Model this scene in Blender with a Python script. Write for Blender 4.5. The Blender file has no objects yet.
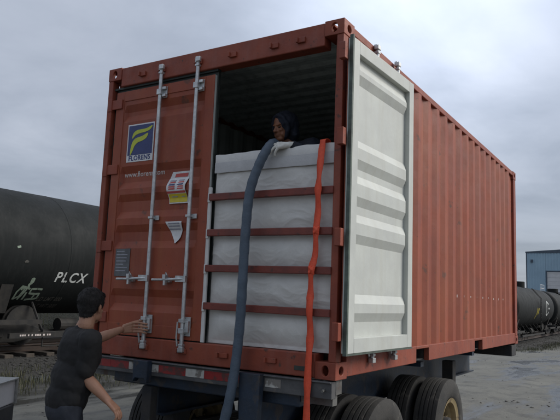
import bpy, bmesh, math, random
from mathutils import Vector, Matrix, noise
random.seed(7)
SC = bpy.context.scene
COL = SC.collection
R = math.radians

# ------------------------------------------------------------------ camera
cam_d = bpy.data.cameras.new('camera'); cam = bpy.data.objects.new('camera', cam_d); COL.objects.link(cam)
yaw, pit, rol = -0.5591, 0.1400, 0.0394
f = Vector((math.sin(yaw)*math.cos(pit), math.cos(yaw)*math.cos(pit), math.sin(pit)))
r = f.cross(Vector((0, 0, 1))).normalized(); u = r.cross(f)
r, u = r*math.cos(rol)+u*math.sin(rol), -r*math.sin(rol)+u*math.cos(rol)
M4 = Matrix((r, u, -f)).transposed().to_4x4(); M4.translation = (1.9217, -3.8579, 1.7439)
cam.matrix_world = M4
cam_d.sensor_width = 36; cam_d.lens = 619.81/560*36; cam_d.clip_start = .05; cam_d.clip_end = 6000
SC.camera = cam
SC.view_settings.view_transform = 'Standard'; SC.view_settings.look = 'None'
SC.view_settings.gamma = 1; SC.view_settings.use_curve_mapping = False
SC.view_settings.exposure = 0.88

# ------------------------------------------------------------------ sky and sun (overcast)
SUN_AZ = Vector((0.80, 0.60, 0)).normalized(); SUN_EL = R(37)
sdir = Vector((SUN_AZ.x*math.cos(SUN_EL), SUN_AZ.y*math.cos(SUN_EL), math.sin(SUN_EL)))
world = bpy.data.worlds.new('World'); SC.world = world; world.use_nodes = True
nt = world.node_tree; nt.nodes.clear(); N = nt.nodes.new; LK = nt.links.new
def wmath(op, a, b=None, c=None):
    n = N('ShaderNodeMath'); n.operation = op
    for i, v in enumerate((a, b, c)):
        if v is None: continue
        if isinstance(v, (int, float)): n.inputs[i].default_value = v
        else: LK(v, n.inputs[i])
    return n.outputs[0]
out = N('ShaderNodeOutputWorld'); bg = N('ShaderNodeBackground'); bg.inputs[1].default_value = 0.1
sky = N('ShaderNodeTexSky'); sky.sky_type = 'NISHITA'; sky.sun_disc = False
sky.sun_elevation = SUN_EL; sky.sun_rotation = math.atan2(SUN_AZ.x, SUN_AZ.y)
tc = N('ShaderNodeTexCoord'); sep = N('ShaderNodeSeparateXYZ'); LK(tc.outputs['Generated'], sep.inputs[0])
zc = wmath('MAXIMUM', sep.outputs[2], 0.0)
den = wmath('ADD', zc, 0.16)
cmb = N('ShaderNodeCombineXYZ'); LK(wmath('DIVIDE', sep.outputs[0], den), cmb.inputs[0]); LK(wmath('DIVIDE', sep.outputs[1], den), cmb.inputs[1])
nz = N('ShaderNodeTexNoise'); nz.inputs['Scale'].default_value = 1.15; nz.inputs['Detail'].default_value = 6; nz.inputs['Roughness'].default_value = .52
nz.inputs['Distortion'].default_value = .5; LK(cmb.outputs[0], nz.inputs['Vector'])
nz2 = N('ShaderNodeTexNoise'); nz2.inputs['Scale'].default_value = 3.0; nz2.inputs['Detail'].default_value = 5; LK(cmb.outputs[0], nz2.inputs['Vector'])
dot = N('ShaderNodeVectorMath'); dot.operation = 'DOT_PRODUCT'; LK(tc.outputs['Generated'], dot.inputs[0]); dot.inputs[1].default_value = sdir
glow = wmath('POWER', wmath('MAXIMUM', dot.outputs['Value'], 0.0), 7.0)
cl = wmath('ADD', wmath('MULTIPLY', wmath('SUBTRACT', nz.outputs[0], .5), 1.25), wmath('MULTIPLY', wmath('SUBTRACT', nz2.outputs[0], .5), .35))
base = wmath('ADD', .192, wmath('MULTIPLY', zc, .19))
dot2 = N('ShaderNodeVectorMath'); dot2.operation = 'DOT_PRODUCT'; LK(tc.outputs['Generated'], dot2.inputs[0]); dot2.inputs[1].default_value = Vector((-.30, .82, .50)).normalized()
thin = wmath('POWER', wmath('MAXIMUM', dot2.outputs['Value'], 0.0), 34.0)   # thinner cloud
lum = wmath('ADD', base, wmath('ADD', wmath('MULTIPLY', glow, .16), wmath('MULTIPLY', thin, .38)))
lum = wmath('MULTIPLY', lum, wmath('ADD', 1.0, wmath('MULTIPLY', cl, .85)))
lum = wmath('MAXIMUM', lum, .1)
tint = N('ShaderNodeMix'); tint.data_type = 'RGBA'
tint.inputs[6].default_value = (.84, .965, 1.20, 1); tint.inputs[7].default_value = (.925, .985, 1.125, 1)
LK(wmath('MINIMUM', wmath('MAXIMUM', wmath('ADD', .5, cl), 0), 1), tint.inputs[0])
sc_ = N('ShaderNodeVectorMath'); sc_.operation = 'SCALE'; LK(tint.outputs[2], sc_.inputs[0]); LK(wmath('MULTIPLY', lum, 10.0), sc_.inputs[3])
mx = N('ShaderNodeMix'); mx.data_type = 'RGBA'; mx.inputs[0].default_value = .92
LK(sky.outputs[0], mx.inputs[6]); LK(sc_.outputs[0], mx.inputs[7])
LK(mx.outputs[2], bg.inputs[0]); LK(bg.outputs[0], out.inputs[0])

sun_d = bpy.data.lights.new('sun', 'SUN'); sun_d.energy = 1.5; sun_d.angle = R(35); sun_d.color = (1, .95, .87)
sun = bpy.data.objects.new('sun', sun_d); COL.objects.link(sun)
sun.rotation_euler = (-sdir).to_track_quat('-Z', 'Y').to_euler()

# ------------------------------------------------------------------ materials
def mat(name, c1, c2=None, scale=6.0, rough=.6, metal=0.0, bump=0.0, bscale=None, detail=5, streak=None, spots=None, rough2=None, stretch=(1, 1, 1), coords='pos', lo=.35, hi=.65, bdist=.02, spec=None):
    m = bpy.data.materials.new(name); m.use_nodes = True; t = m.node_tree; n = t.nodes; l = t.links.new
    b = n['Principled BSDF']; b.inputs['Roughness'].default_value = rough; b.inputs['Metallic'].default_value = metal
    if spec is not None: b.inputs['Specular IOR Level'].default_value = spec
    if coords == 'pos': src = n.new('ShaderNodeNewGeometry').outputs['Position']
    else: src = n.new('ShaderNodeTexCoord').outputs['Object']
    mp = n.new('ShaderNodeMapping'); mp.inputs['Scale'].default_value = stretch; l(src, mp.inputs[0]); vec = mp.outputs[0]
    def ns(sc, det=detail, v=None):
        x = n.new('ShaderNodeTexNoise'); x.inputs['Scale'].default_value = sc; x.inputs['Detail'].default_value = det; x.inputs['Roughness'].default_value = .6
        l(v or vec, x.inputs['Vector']); return x.outputs[0]
    def rng(x, a, c):
        y = n.new('ShaderNodeMapRange'); y.inputs[1].default_value = a; y.inputs[2].default_value = c; l(x, y.inputs[0]); return y.outputs[0]
    def mix(fac, a, c):
        y = n.new('ShaderNodeMix'); y.data_type = 'RGBA'
        for i, v in ((0, fac), (6, a), (7, c)):
            if isinstance(v, tuple): y.inputs[i].default_value = v+(1,) if len(v) == 3 else v
            elif isinstance(v, (int, float)): y.inputs[i].default_value = v
            else: l(v, y.inputs[i])
        return y.outputs[2]
    def mul(a, k):
        y = n.new('ShaderNodeMath'); y.operation = 'MULTIPLY'; l(a, y.inputs[0]); y.inputs[1].default_value = k; return y.outputs[0]
    col = c1
    if c2: col = mix(rng(ns(scale), lo, hi), c1, c2)
    if streak:                                   # (colour, strength): runs down the surface
        mp2 = n.new('ShaderNodeMapping'); mp2.inputs['Scale'].default_value = (9, 9, .55); l(src, mp2.inputs[0])
        col = mix(mul(rng(ns(1.6, 6, mp2.outputs[0]), .48, .75), streak[1]), col, streak[0])
    if spots:                                    # (colour, strength, scale, threshold)
        col = mix(mul(rng(ns(spots[2], 8), spots[3], spots[3]+.06), spots[1]), col, spots[0])
    if name.startswith('red_'): col = mix(mul(rng(ns(26, 9), .665, .70), .85), col, (.075, .036, .022)); col = mix(mul(rng(ns(.9, 3), .45, .75), .35), col, (.34, .110, .055))
    if isinstance(col, tuple): b.inputs['Base Color'].default_value = col+(1,)
    else: l(col, b.inputs['Base Color'])
    if rough2 is not None:
        y = n.new('ShaderNodeMapRange'); y.inputs[1].default_value = .35; y.inputs[2].default_value = .65; y.inputs[3].default_value = rough; y.inputs[4].default_value = rough2
        l(ns(scale*1.7), y.inputs[0]); l(y.outputs[0], b.inputs['Roughness'])
    if bump:
        bp = n.new('ShaderNodeBump'); bp.inputs['Strength'].default_value = bump; bp.inputs['Distance'].default_value = bdist
        l(ns(bscale or scale*4, 6), bp.inputs['Height']); l(bp.outputs[0], b.inputs['Normal'])
    return m

RED = mat('red_oxide_paint', (.290, .058, .0225), (.215, .044, .0205), 2.2, .50, bump=.14, bscale=4.5, bdist=.03, streak=((.30, .090, .032), .5), spots=((.085, .040, .026), .8, 5, .63), rough2=.66)
REDT = mat('red_frame_paint', (.265, .052, .024), (.190, .040, .022), 5.0, .52, bump=.10, bscale=40, streak=((.25, .09, .065), .4), spots=((.05, .028, .022), .85, 13, .62), rough2=.7)
PALE = mat('pale_inner_paint', (.535, .555, .515), (.475, .49, .46), 4.0, .45, bump=.05, bscale=30, streak=((.42, .41, .34), .35), spots=((.30, .22, .15), .6, 17, .70), rough2=.6)
INNER = mat('inner_wall_paint', (.58, .63, .60), (.50, .54, .52), 3.0, .6, streak=((.09, .09, .08), .5))
RUBBER = mat('gasket_rubber', (.018, .022, .020), (.035, .042, .036), 8, .6)
GASK = mat('weathered_gasket', (.10, .13, .105), (.05, .065, .055), 14, .6)
GALV = mat('galvanised_steel', (.62, .63, .62), (.44, .45, .45), 22, .38, metal=.75, rough2=.55, spots=((.25, .17, .11), .5, 12, .68))
GREY = mat('bare_steel', (.16, .16, .15), (.09, .085, .08), 10, .6, metal=.2, spots=((.10, .05, .03), .7, 8, .6))
PLATE = mat('data_plate_metal', (.14, .145, .15), (.10, .10, .105), 20, .5, metal=.3)
WHITE = mat('white_sticker', (.72, .72, .72), (.62, .62, .62), 30, .5)
FADEW = mat('faded_white_letters', (.60, .56, .53), (.42, .34, .31), 40, .6)
LBLUE = mat('logo_blue', (.035, .050, .17), (.028, .042, .14), 20, .45)
LYEL = mat('logo_yellow', (.52, .56, .045), (.46, .50, .05), 20, .5)
SRED = mat('sticker_red', (.55, .085, .075), (.48, .09, .08), 40, .5)
SYEL = mat('sticker_yellow', (.62, .50, .03), (.55, .44, .03), 30, .5)
SGREY = mat('sticker_grey', (.36, .36, .40), (.28, .28, .33), 30, .5)
LINER = mat('woven_liner', (.66, .645, .605), (.58, .57, .54), 5, .36, bump=.10, bscale=90, streak=((.58, .57, .54), .3), spots=((.40, .37, .31), .3, 6, .68), rough2=.5)
HEM = mat('liner_hem', (.64, .63, .60), (.56, .55, .53), 12, .6, bump=.12, bscale=70)
BARM = mat('bar_red_brown', (.200, .042, .027), (.135, .032, .023), 8, .55, bump=.12, bscale=50, spots=((.05, .03, .025), .7, 14, .6))
HOSE = mat('blue_hose', (.078, .108, .145), (.056, .080, .110), 9, .48, bump=.25, bscale=90, spots=((.14, .15, .16), .45, 22, .64))
ORANGE = mat('orange_webbing', (.80, .098, .038), (.68, .080, .032), 30, .6, bump=.3, bscale=160)
CHBLUE = mat('chassis_blue', (.016, .032, .058), (.022, .026, .034), 5, .5, bump=.15, bscale=30, spots=((.06, .05, .042), .7, 6, .56))
CHDARK = mat('chassis_dirty_dark', (.022, .024, .028), (.045, .040, .035), 6, .75, bump=.2, bscale=30)
BUMP_ = mat('bumper_grey', (.10, .10, .10), (.06, .06, .062), 7, .6, bump=.15, bscale=40, spots=((.16, .13, .10), .6, 8, .6))
TAPER = mat('reflective_red', (.30, .028, .028), (.22, .026, .026), 30, .35, spots=((.06, .045, .04), .8, 9, .50))
TAPEW = mat('reflective_white', (.50, .50, .46), (.40, .39, .36), 25, .35, spots=((.12, .105, .09), .8, 9, .52))
TYRE = mat('tyre_rubber', (.022, .022, .021), (.042, .039, .035), 6, .85, bump=.2, bscale=60, coords='obj', spots=((.11, .10, .085), .5, 9, .58))
RIM = mat('tan_rim_paint', (.36, .28, .14), (.24, .18, .10), 9, .5, coords='obj', spots=((.08, .055, .035), .8, 10, .58))
TANK = mat('tank_black', (.0098, .0118, .0120), (.0135, .0155, .0155), 1.2, .62, coords='obj', streak=((.032, .033, .032), .35), rough2=.75, spec=.18, bump=.03, bscale=6, spots=((.035, .032, .030), .35, 4, .68))
TANKD = mat('undercarriage_black', (.010, .010, .010), (.030, .027, .023), 5, .8, coords='obj')
TLET = mat('tank_letter_white', (.62, .64, .62), (.46, .48, .46), 14, .6, coords='obj')
TLETD = mat('tank_letter_worn', (.085, .08, .07), (.05, .05, .045), 14, .7, coords='obj')
GRAF = mat('chalk_green', (.27, .33, .26), (.17, .22, .17), 12, .7, coords='obj')
RUST = mat('rail_rust', (.055, .034, .024), (.035, .025, .020), 12, .6)
TIE = mat('tie_wood', (.045, .036, .028), (.075, .062, .05), 9, .9, bump=.4, bscale=40, coords='obj')
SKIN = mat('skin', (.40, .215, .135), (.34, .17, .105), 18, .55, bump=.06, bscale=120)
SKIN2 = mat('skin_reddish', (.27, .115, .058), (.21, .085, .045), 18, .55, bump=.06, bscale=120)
HAIR = mat('black_hair', (.006, .0055, .005), (.013, .011, .010), 60, .7, bump=.9, bscale=150, stretch=(1, 1, .35), bdist=.01)
SHIRT = mat('charcoal_shirt', (.0085, .0085, .009), (.013, .0125, .013), 9, .85, bump=.2, bscale=220, bdist=.004)
TROUS = mat('dark_jeans', (.018, .022, .032), (.028, .032, .042), 9, .85, bump=.25, bscale=200, bdist=.004)
BOOT = mat('brown_boots', (.05, .035, .022), (.03, .022, .016), 20, .7)
BELT = mat('belt_leather', (.012, .010, .009), None, rough=.5)
JACK = mat('navy_jacket', (.0085, .0125, .026), (.007, .009, .017), 9, .8, bump=.2, bscale=120, bdist=.006)
GLOVE = mat('white_glove', (.66, .65, .60), (.50, .49, .44), 25, .9, bump=.4, bscale=260, bdist=.003)
EYE = mat('eye_dark', (.02, .015, .012), None, rough=.2)
BLDG = mat('blue_cladding', (.32, .46, .55), (.285, .41, .50), .35, .6, streak=((.16, .22, .27), .25))
BDOOR = mat('building_door_white', (.60, .60, .60), (.52, .52, .52), .8, .6)
BTRIM = mat('building_trim', (.07, .10, .13), (.06, .08, .11), 2, .6)
CAB = mat('cabinet_white', (.80, .80, .79), (.72, .72, .71), 5, .4, spots=((.25, .22, .2), .5, 12, .68))
CABD = mat('cabinet_base_dark', (.02, .02, .023), (.04, .038, .036), 12, .6)
ALU = mat('cabinet_trim', (.40, .40, .38), (.28, .28, .27), 30, .4, metal=.6)
STONE = mat('pebble_stone', (.130, .126, .112), (.080, .077, .068), 3, .85, coords='pos')
GRASS = mat('dry_weeds', (.040, .048, .020), (.070, .066, .032), 2.0, .8)
BALL = mat('ballast', (.045, .042, .037), (.026, .025, .022), 7, .95, bump=1.0, bscale=22, bdist=.06)

# ground: packed wet grit with puddles
def ground_mat():
    m = bpy.data.materials.new('wet_yard'); m.use_nodes = True; t = m.node_tree; n = t.nodes; l = t.links.new; b = n['Principled BSDF']
    g = n.new('ShaderNodeNewGeometry').outputs['Position']
    def ns(sc, det, st=(1, 1, 1), ro=.6):
        mp = n.new('ShaderNodeMapping'); mp.inputs['Scale'].default_value = st; l(g, mp.inputs[0])
        x = n.new('ShaderNodeTexNoise'); x.inputs['Scale'].default_value = sc; x.inputs['Detail'].default_value = det; x.inputs['Roughness'].default_value = ro; l(mp.outputs[0], x.inputs[0]); return x.outputs[0]
    def rg(x, a, c, d=0, e=1):
        y = n.new('ShaderNodeMapRange'); [y.inputs[i+1].default_value.__class__ for i in range(4)]
        y.inputs[1].default_value = a; y.inputs[2].default_value = c; y.inputs[3].default_value = d; y.inputs[4].default_value = e; l(x, y.inputs[0]); return y.outputs[0]
    def mix(fac, a, c):
        y = n.new('ShaderNodeMix'); y.data_type = 'RGBA'; l(fac, y.inputs[0])
        for i, v in ((6, a), (7, c)):
            if isinstance(v, tuple): y.inputs[i].default_value = v+(1,)
            else: l(v, y.inputs[i])
        return y.outputs[2]
    c = mix(rg(ns(.45, 7), .36, .64), (.136, .132, .109), (.096, .094, .078))
    c = mix(rg(ns(2.2, 8), .50, .66), c, (.056, .055, .047))
    c = mix(rg(ns(30, 4), .45, .75), c, (.128, .126, .110))
    wet = rg(ns(.42, 6, (1.7, .38, 1)), .485, .57)
    c = mix(wet, c, (.036, .035, .031))
    sx = n.new('ShaderNodeSeparateXYZ'); l(g, sx.inputs[0])
    ad = n.new('ShaderNodeMath'); ad.operation = 'MULTIPLY_ADD'; l(ns(.8, 7), ad.inputs[0]); ad.inputs[1].default_value = 2.4; l(sx.outputs[0], ad.inputs[2])
    c = mix(rg(ad.outputs[0], -6.3, -5.5, 1, 0), c, (.040, .038, .033))
    l(c, b.inputs['Base Color'])
    l(rg(wet, 0, 1, .78, .22), b.inputs['Roughness'])
    bp = n.new('ShaderNodeBump'); bp.inputs['Distance'].default_value = .03
    l(rg(wet, 0, 1, .7, .12), bp.inputs['Strength']); l(ns(7, 9, (1, 1, 1), .7), bp.inputs['Height']); l(bp.outputs[0], b.inputs['Normal'])
    return m
GROUND = ground_mat()

# ------------------------------------------------------------------ helpers
WPOS = {}
class MB:
    def __init__(s): s.v = []; s.f = []; s.m = []
    def add(s, vs, fs, mi=0):
        k = len(s.v); s.v += [tuple(p) for p in vs]; s.f += [tuple(i+k for i in q) for q in fs]; s.m += [mi]*len(fs); return s
    def box(s, x0, x1, y0, y1, z0, z1, mi=0):
        x0, x1 = min(x0, x1), max(x0, x1); y0, y1 = min(y0, y1), max(y0, y1); z0, z1 = min(z0, z1), max(z0, z1)
        return s.add([(x0,y0,z0),(x1,y0,z0),(x1,y1,z0),(x0,y1,z0),(x0,y0,z1),(x1,y0,z1),(x1,y1,z1),(x0,y1,z1)],
                     [(0,3,2,1),(4,5,6,7),(0,1,5,4),(1,2,6,5),(2,3,7,6),(3,0,4,7)], mi)
    def obox(s, c, ax, ay, az, mi=0):            # oriented box: centre and three half-axes
        c, ax, ay, az = map(Vector, (c, ax, ay, az))
        vs = [c+sx*ax+sy*ay+sz*az for sz in (-1, 1) for sx, sy in ((-1,-1),(1,-1),(1,1),(-1,1))]
        return s.add(vs, [(0,3,2,1),(4,5,6,7),(0,1,5,4),(1,2,6,5),(2,3,7,6),(3,0,4,7)], mi)
    def prism(s, poly, axis, a, b, mi=0):        # poly in the two other axes (in x,y,z order), extruded from a to b
        n = len(poly)
        def P(p, t):
            q = list(p); q.insert(axis, t); return tuple(q)
        vs = [P(p, a) for p in poly]+[P(p, b) for p in poly]
        fs = [tuple(range(n))[::-1], tuple(range(n, 2*n))]+[(i, (i+1) % n, n+(i+1) % n, n+i) for i in range(n)]
        return s.add(vs, fs, mi)
    def tube(s, path, rad, n=12, mi=0, cap=True):
        path = [Vector(p) for p in path]; rr = rad if isinstance(rad, (list, tuple)) else [rad]*len(path)
        vs = []; fs = []; pu = None
        for i, p in enumerate(path):
            d = (path[min(i+1, len(path)-1)]-path[max(i-1, 0)]).normalized()
            if pu is None: pu = d.orthogonal().normalized()
            pu = (pu-d*pu.dot(d)).normalized(); w = d.cross(pu)
            vs += [p+rr[i]*(math.cos(2*math.pi*k/n)*pu+math.sin(2*math.pi*k/n)*w) for k in range(n)]
        for i in range(len(path)-1):
            for k in range(n): fs.append((i*n+k, i*n+(k+1) % n, (i+1)*n+(k+1) % n, (i+1)*n+k))
        if cap: fs += [tuple(range(n))[::-1], tuple(range((len(path)-1)*n, len(path)*n))]
        return s.add(vs, fs, mi)
    def lathe(s, prof, axis='x', c=(0, 0, 0), n=32, mi=0):   # prof = [(t, radius)] along the axis
        vs = []; fs = []
        for t, q in prof:
            for k in range(n):
                a = 2*math.pi*k/n; ca, sa = q*math.cos(a), q*math.sin(a)
                vs.append({'x': (c[0]+t, c[1]+ca, c[2]+sa), 'y': (c[0]+sa, c[1]+t, c[2]+ca), 'z': (c[0]+ca, c[1]+sa, c[2]+t)}[axis])
        for i in range(len(prof)-1):
            for k in range(n): fs.append((i*n+k, i*n+(k+1) % n, (i+1)*n+(k+1) % n, (i+1)*n+k))
        fs += [tuple(range(n))[::-1], tuple(range((len(prof)-1)*n, len(prof)*n))]
        return s.add(vs, fs, mi)
    def ball(s, c, rad, ax=None, n=14):          # ellipsoid: rad scalar or 3 radii along axes ax
        c = Vector(c); rd = (rad,)*3 if isinstance(rad, (int, float)) else rad
        A = [Vector(a).normalized() for a in ax] if ax else [Vector((1,0,0)), Vector((0,1,0)), Vector((0,0,1))]
        vs = [c+A[2]*rd[2]]; m = n//2
        for i in range(1, m):
            th = math.pi*i/m
            for k in range(n):
                ph = 2*math.pi*k/n
                vs.append(c+A[0]*rd[0]*math.sin(th)*math.cos(ph)+A[1]*rd[1]*math.sin(th)*math.sin(ph)+A[2]*rd[2]*math.cos(th))
        vs.append(c-A[2]*rd[2]); e = len(vs)-1; fs = []
        for k in range(n):
            fs.append((0, 1+k, 1+(k+1) % n)); fs.append((e, 1+(m-2)*n+(k+1) % n, 1+(m-2)*n+k))
            for i in range(m-2): fs.append((1+i*n+k, 1+(i+1)*n+k, 1+(i+1)*n+(k+1) % n, 1+i*n+(k+1) % n))
        if A[0].cross(A[1]).dot(A[2]) < 0: fs = [q[::-1] for q in fs]
        return s.add(vs, fs)
    def limb(s, path, rad):                      # tapered chain of capsules (for remeshing)
        path = [Vector(p) for p in path]
        for p, q in zip(path, rad): s.ball(p, q)
        for i in range(len(path)-1):
            s.tube([path[i], path[i+1]], [rad[i], rad[i+1]], 14)
        return s
    def mesh(s, name, origin=(0, 0, 0)):
        me = bpy.data.meshes.new(name); o = Vector(origin)
        me.from_pydata([tuple(Vector(p)-o) for p in s.v], [], s.f); me.update()
        bm = bmesh.new(); bm.from_mesh(me); bmesh.ops.recalc_face_normals(bm, faces=bm.faces); bm.to_mesh(me); bm.free()
        return me
    def build(s, name, mats, parent=None, bevel=0, smooth=False, origin=None, fixn=True, ang=40):
        if origin is None:
            xs, ys, zs = zip(*s.v); origin = ((min(xs)+max(xs))/2, (min(ys)+max(ys))/2, min(zs))
        me = bpy.data.meshes.new(name); o = Vector(origin)
        me.from_pydata([tuple(Vector(p)-o) for p in s.v], [], s.f)
        mats = mats if isinstance(mats, (list, tuple)) else [mats]
        for m in mats: me.materials.append(m)
        if len(mats) > 1: me.polygons.foreach_set('material_index', s.m)
        me.update()
        if fixn:
            bm = bmesh.new(); bm.from_mesh(me); bmesh.ops.recalc_face_normals(bm, faces=bm.faces); bm.to_mesh(me); bm.free()
        return link(name, me, origin, parent, bevel, smooth, ang)
def link(name, me, origin, parent=None, bevel=0, smooth=False, ang=40):
    ob = bpy.data.objects.new(name, me); COL.objects.link(ob); ob.location = origin; WPOS[ob.name] = Vector(origin)
    if smooth and me:
        me.polygons.foreach_set('use_smooth', [True]*len(me.polygons))
        if ang < 180:
            me.set_sharp_from_angle(angle=R(ang))
    if bevel:
        b = ob.modifiers.new('bevel', 'BEVEL'); b.width = bevel; b.segments = 2; b.limit_method = 'ANGLE'; b.angle_limit = R(35)
    if parent:
        ob.parent = parent; ob.matrix_parent_inverse = Matrix.Translation(-WPOS[parent.name])
    return ob
def empty(name, loc): return link(name, None, loc)
def tag(o, label=None, cat=None, group=None, kind=None):
    for k, v in (('label', label), ('category', cat), ('group', group), ('kind', kind)):
        if v: o[k] = v
    return o
def copy_tree(o, shift, parent=None):
    c = o.copy(); COL.objects.link(c); WPOS[c.name] = WPOS[o.name]+Vector(shift)
    if parent is None: c.location = o.location+Vector(shift)
    else: c.parent = parent; c.matrix_parent_inverse = o.matrix_parent_inverse.copy()
    for ch in o.children: copy_tree(ch, shift, c)
    return c
def evaluate(ob):
    dg = bpy.context.evaluated_depsgraph_get(); dg.update()
    return bpy.data.meshes.new_from_object(ob.evaluated_get(dg), preserve_all_data_layers=False, depsgraph=dg)
def remesh(mb, voxel, smooth=4, factor=.5):
    me = mb.mesh('tmp'); ob = bpy.data.objects.new('tmp', me); COL.objects.link(ob)
    m = ob.modifiers.new('r', 'REMESH'); m.mode = 'VOXEL'; m.voxel_size = voxel
    if smooth:
        k = ob.modifiers.new('s', 'SMOOTH'); k.iterations = smooth; k.factor = factor
    res = evaluate(ob); bpy.data.objects.remove(ob); bpy.data.meshes.remove(me); res.materials.clear(); return res
def organic(name, mb, voxel, mt, parent, smooth=4, disp=None, origin=(0, 0, 0)):
    me = remesh(mb, voxel, smooth); me.name = name
    if disp:
        nr = [v.normal.copy() for v in me.vertices]
        for v, q in zip(me.vertices, nr): v.co += q*disp(v.co)
    if origin != (0, 0, 0):
        me.transform(Matrix.Translation(-Vector(origin)))
    me.materials.append(mt); return link(name, me, origin, parent, 0, True, 180)
def text_mesh(s, size, bold=0.0, shear=0.0, align='LEFT', extrude=.0008, spacing=1.0):
    cu = bpy.data.curves.new('t', 'FONT'); cu.body = s; cu.size = size; cu.offset = bold; cu.shear = shear; cu.align_x = align; cu.extrude = extrude; cu.resolution_u = 3; cu.space_character = spacing
    ob = bpy.data.objects.new('t', cu); COL.objects.link(ob); me = evaluate(ob); bpy.data.objects.remove(ob); bpy.data.curves.remove(cu); me.materials.clear(); return me
def put_text(name, s, mt, parent, fn, **kw):     # fn maps text-plane (x, y, z) to world
    me = text_mesh(s, **kw); me.name = name
    for v in me.vertices: v.co = Vector(fn(v.co.x, v.co.y, v.co.z))
    c = sum((v.co for v in me.vertices), Vector())/len(me.vertices)
    me.transform(Matrix.Translation(-c)); me.materials.append(mt); return link(name, me, c, parent)

# ------------------------------------------------------------------ ground, track bed
def drop(y):
    t = max(0, min(1, (y-8)/34)); return -.85*t*t*(3-2*t)
def gh(x, y):
    a = noise.noise((x*.35, y*.35, 0))*.035+noise.noise((x*1.3, y*1.3, 4))*.018+noise.noise((x*4, y*4, 9))*.008
    rut = 0
    for c in (-.9, 1.3, 3.4):
        d = x-c-.6*math.sin(y*.11+c)
        rut -= .05*math.exp(-(d/.22)**2)*(.5+.5*noise.noise((c, y*.4, 2)))
    w = min(1, max(0, (y-4)/3)) if -4 < x < 8 else .4
    fade = max(0, 1-max(abs(x), abs(y-20))/90)
    return (a+rut*w)*fade+drop(y)
def axis_pts(fine0, fine1, step, far):
    p = []; t = fine0
    while t < fine1: p.append(t); t += step
    g = step
    while t < far: p.append(t); g *= 1.12; t += g
    t = fine0; g = step; q = []
    while t > -far: g *= 1.12; t -= g; q.append(t)
    return q[::-1]+p
gx = axis_pts(-9, 9, .14, 3000); gy = axis_pts(-5, 26, .14, 3000)
gb = MB(); nx = len(gx)
gb.v = [(x, y, gh(x, y)) for y in gy for x in gx]
gb.f = [(j*nx+i, j*nx+i+1, (j+1)*nx+i+1, (j+1)*nx+i) for j in range(len(gy)-1) for i in range(nx-1)]; gb.m = [0]*len(gb.f)
tag(gb.build('ground', GROUND, origin=(0, 0, 0), smooth=True, fixn=False, ang=180), kind='structure')

TX = -11.8                                        # track centre line at the near end
def sst(a, b, t): t = max(0, min(1, (t-a)/(b-a))); return t*t*(3-2*t)
CARS = (4.1, -.85)                               # the far cars stand on the curved, lower part of the track
def tdx(y): return CARS[0]*sst(16, 40, y)
bb = MB(); prof = [(-3.2, -.15), (-2.5, .05), (-1.7, .17), (1.7, .17), (2.5, .06), (3.6, -.15)]
ys = [-20+i*.6 for i in range(240)]
for y in ys: bb.v += [(TX+tdx(y)+px+noise.noise((px, y*.5, 1))*.15, y, pz+drop(y)+noise.noise((px*3, y*2, 5))*.03) for px, pz in prof]
k = len(prof); bb.f = [(j*k+i, j*k+i+1, (j+1)*k+i+1, (j+1)*k+i) for j in range(len(ys)-1) for i in range(k-1)]; bb.m = [0]*len(bb.f)
tag(bb.build('track_bed', BALL, origin=(TX, 50, 0), fixn=False), kind='structure')
bk = MB(); bp_ = [(-16.2, -.9), (-16.8, .5), (-17.8, 1.15), (-19.5, 1.45), (-22, 1.4), (-25, -.9)]
for j in range(130):
    y = -25+j*1.2; bk.v += [(x+noise.noise((x, y*.3, 2))*.5, y, z*(1+.22*noise.noise((x*.4, y*.25, 6)))+(noise.noise((x*2, y*1.6, 3))*.08 if z > 0 else 0)) for x, z in bp_]
bk.f = [(j*6+i, j*6+i+1, (j+1)*6+i+1, (j+1)*6+i) for j in range(129) for i in range(5)]; bk.m = [0]*len(bk.f)
tag(bk.build('earth_bank', mat('bank_soil', (.024, .026, .017), (.015, .016, .011), 2.5, .95, bump=1, bscale=12, bdist=.15), origin=(-20, 50, 0), fixn=False), kind='structure')
track = tag(empty('railway_track', (TX, 40, .17)), 'rusty railway track on dark ballast under the black tank cars', 'track')
for sx in (-.7525, .7525):
    pr = [(sx-.07, .25), (sx+.07, .25), (sx+.07, .265), (sx+.01, .29), (sx+.01, .37), (sx+.035, .385), (sx+.035, .41), (sx-.035, .41), (sx-.035, .385), (sx-.01, .37), (sx-.01, .29), (sx-.07, .265)]
    rm_ = MB(); yl = [-20+i*2.2 for i in range(66)]
    for y in yl: rm_.v += [(TX+tdx(y)+a, y, z+drop(y)) for a, z in pr]
    rm_.f = [(j*12+i, j*12+(i+1) % 12, (j+1)*12+(i+1) % 12, (j+1)*12+i) for j in range(65) for i in range(12)]; rm_.m = [0]*len(rm_.f)
    rm_.build('rail', RUST, track)
tie0 = MB().box(TX-1.3, TX+1.3, -.11, .11, .10, .249).build('tie', TIE, track, bevel=.012)
for i in range(1, 40):
    c = tie0.copy(); COL.objects.link(c); c.parent = track; c.matrix_parent_inverse = tie0.matrix_parent_inverse.copy(); c.location = tie0.location+Vector((0, i*.55, 0)); WPOS[c.name] = WPOS[tie0.name]

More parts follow.
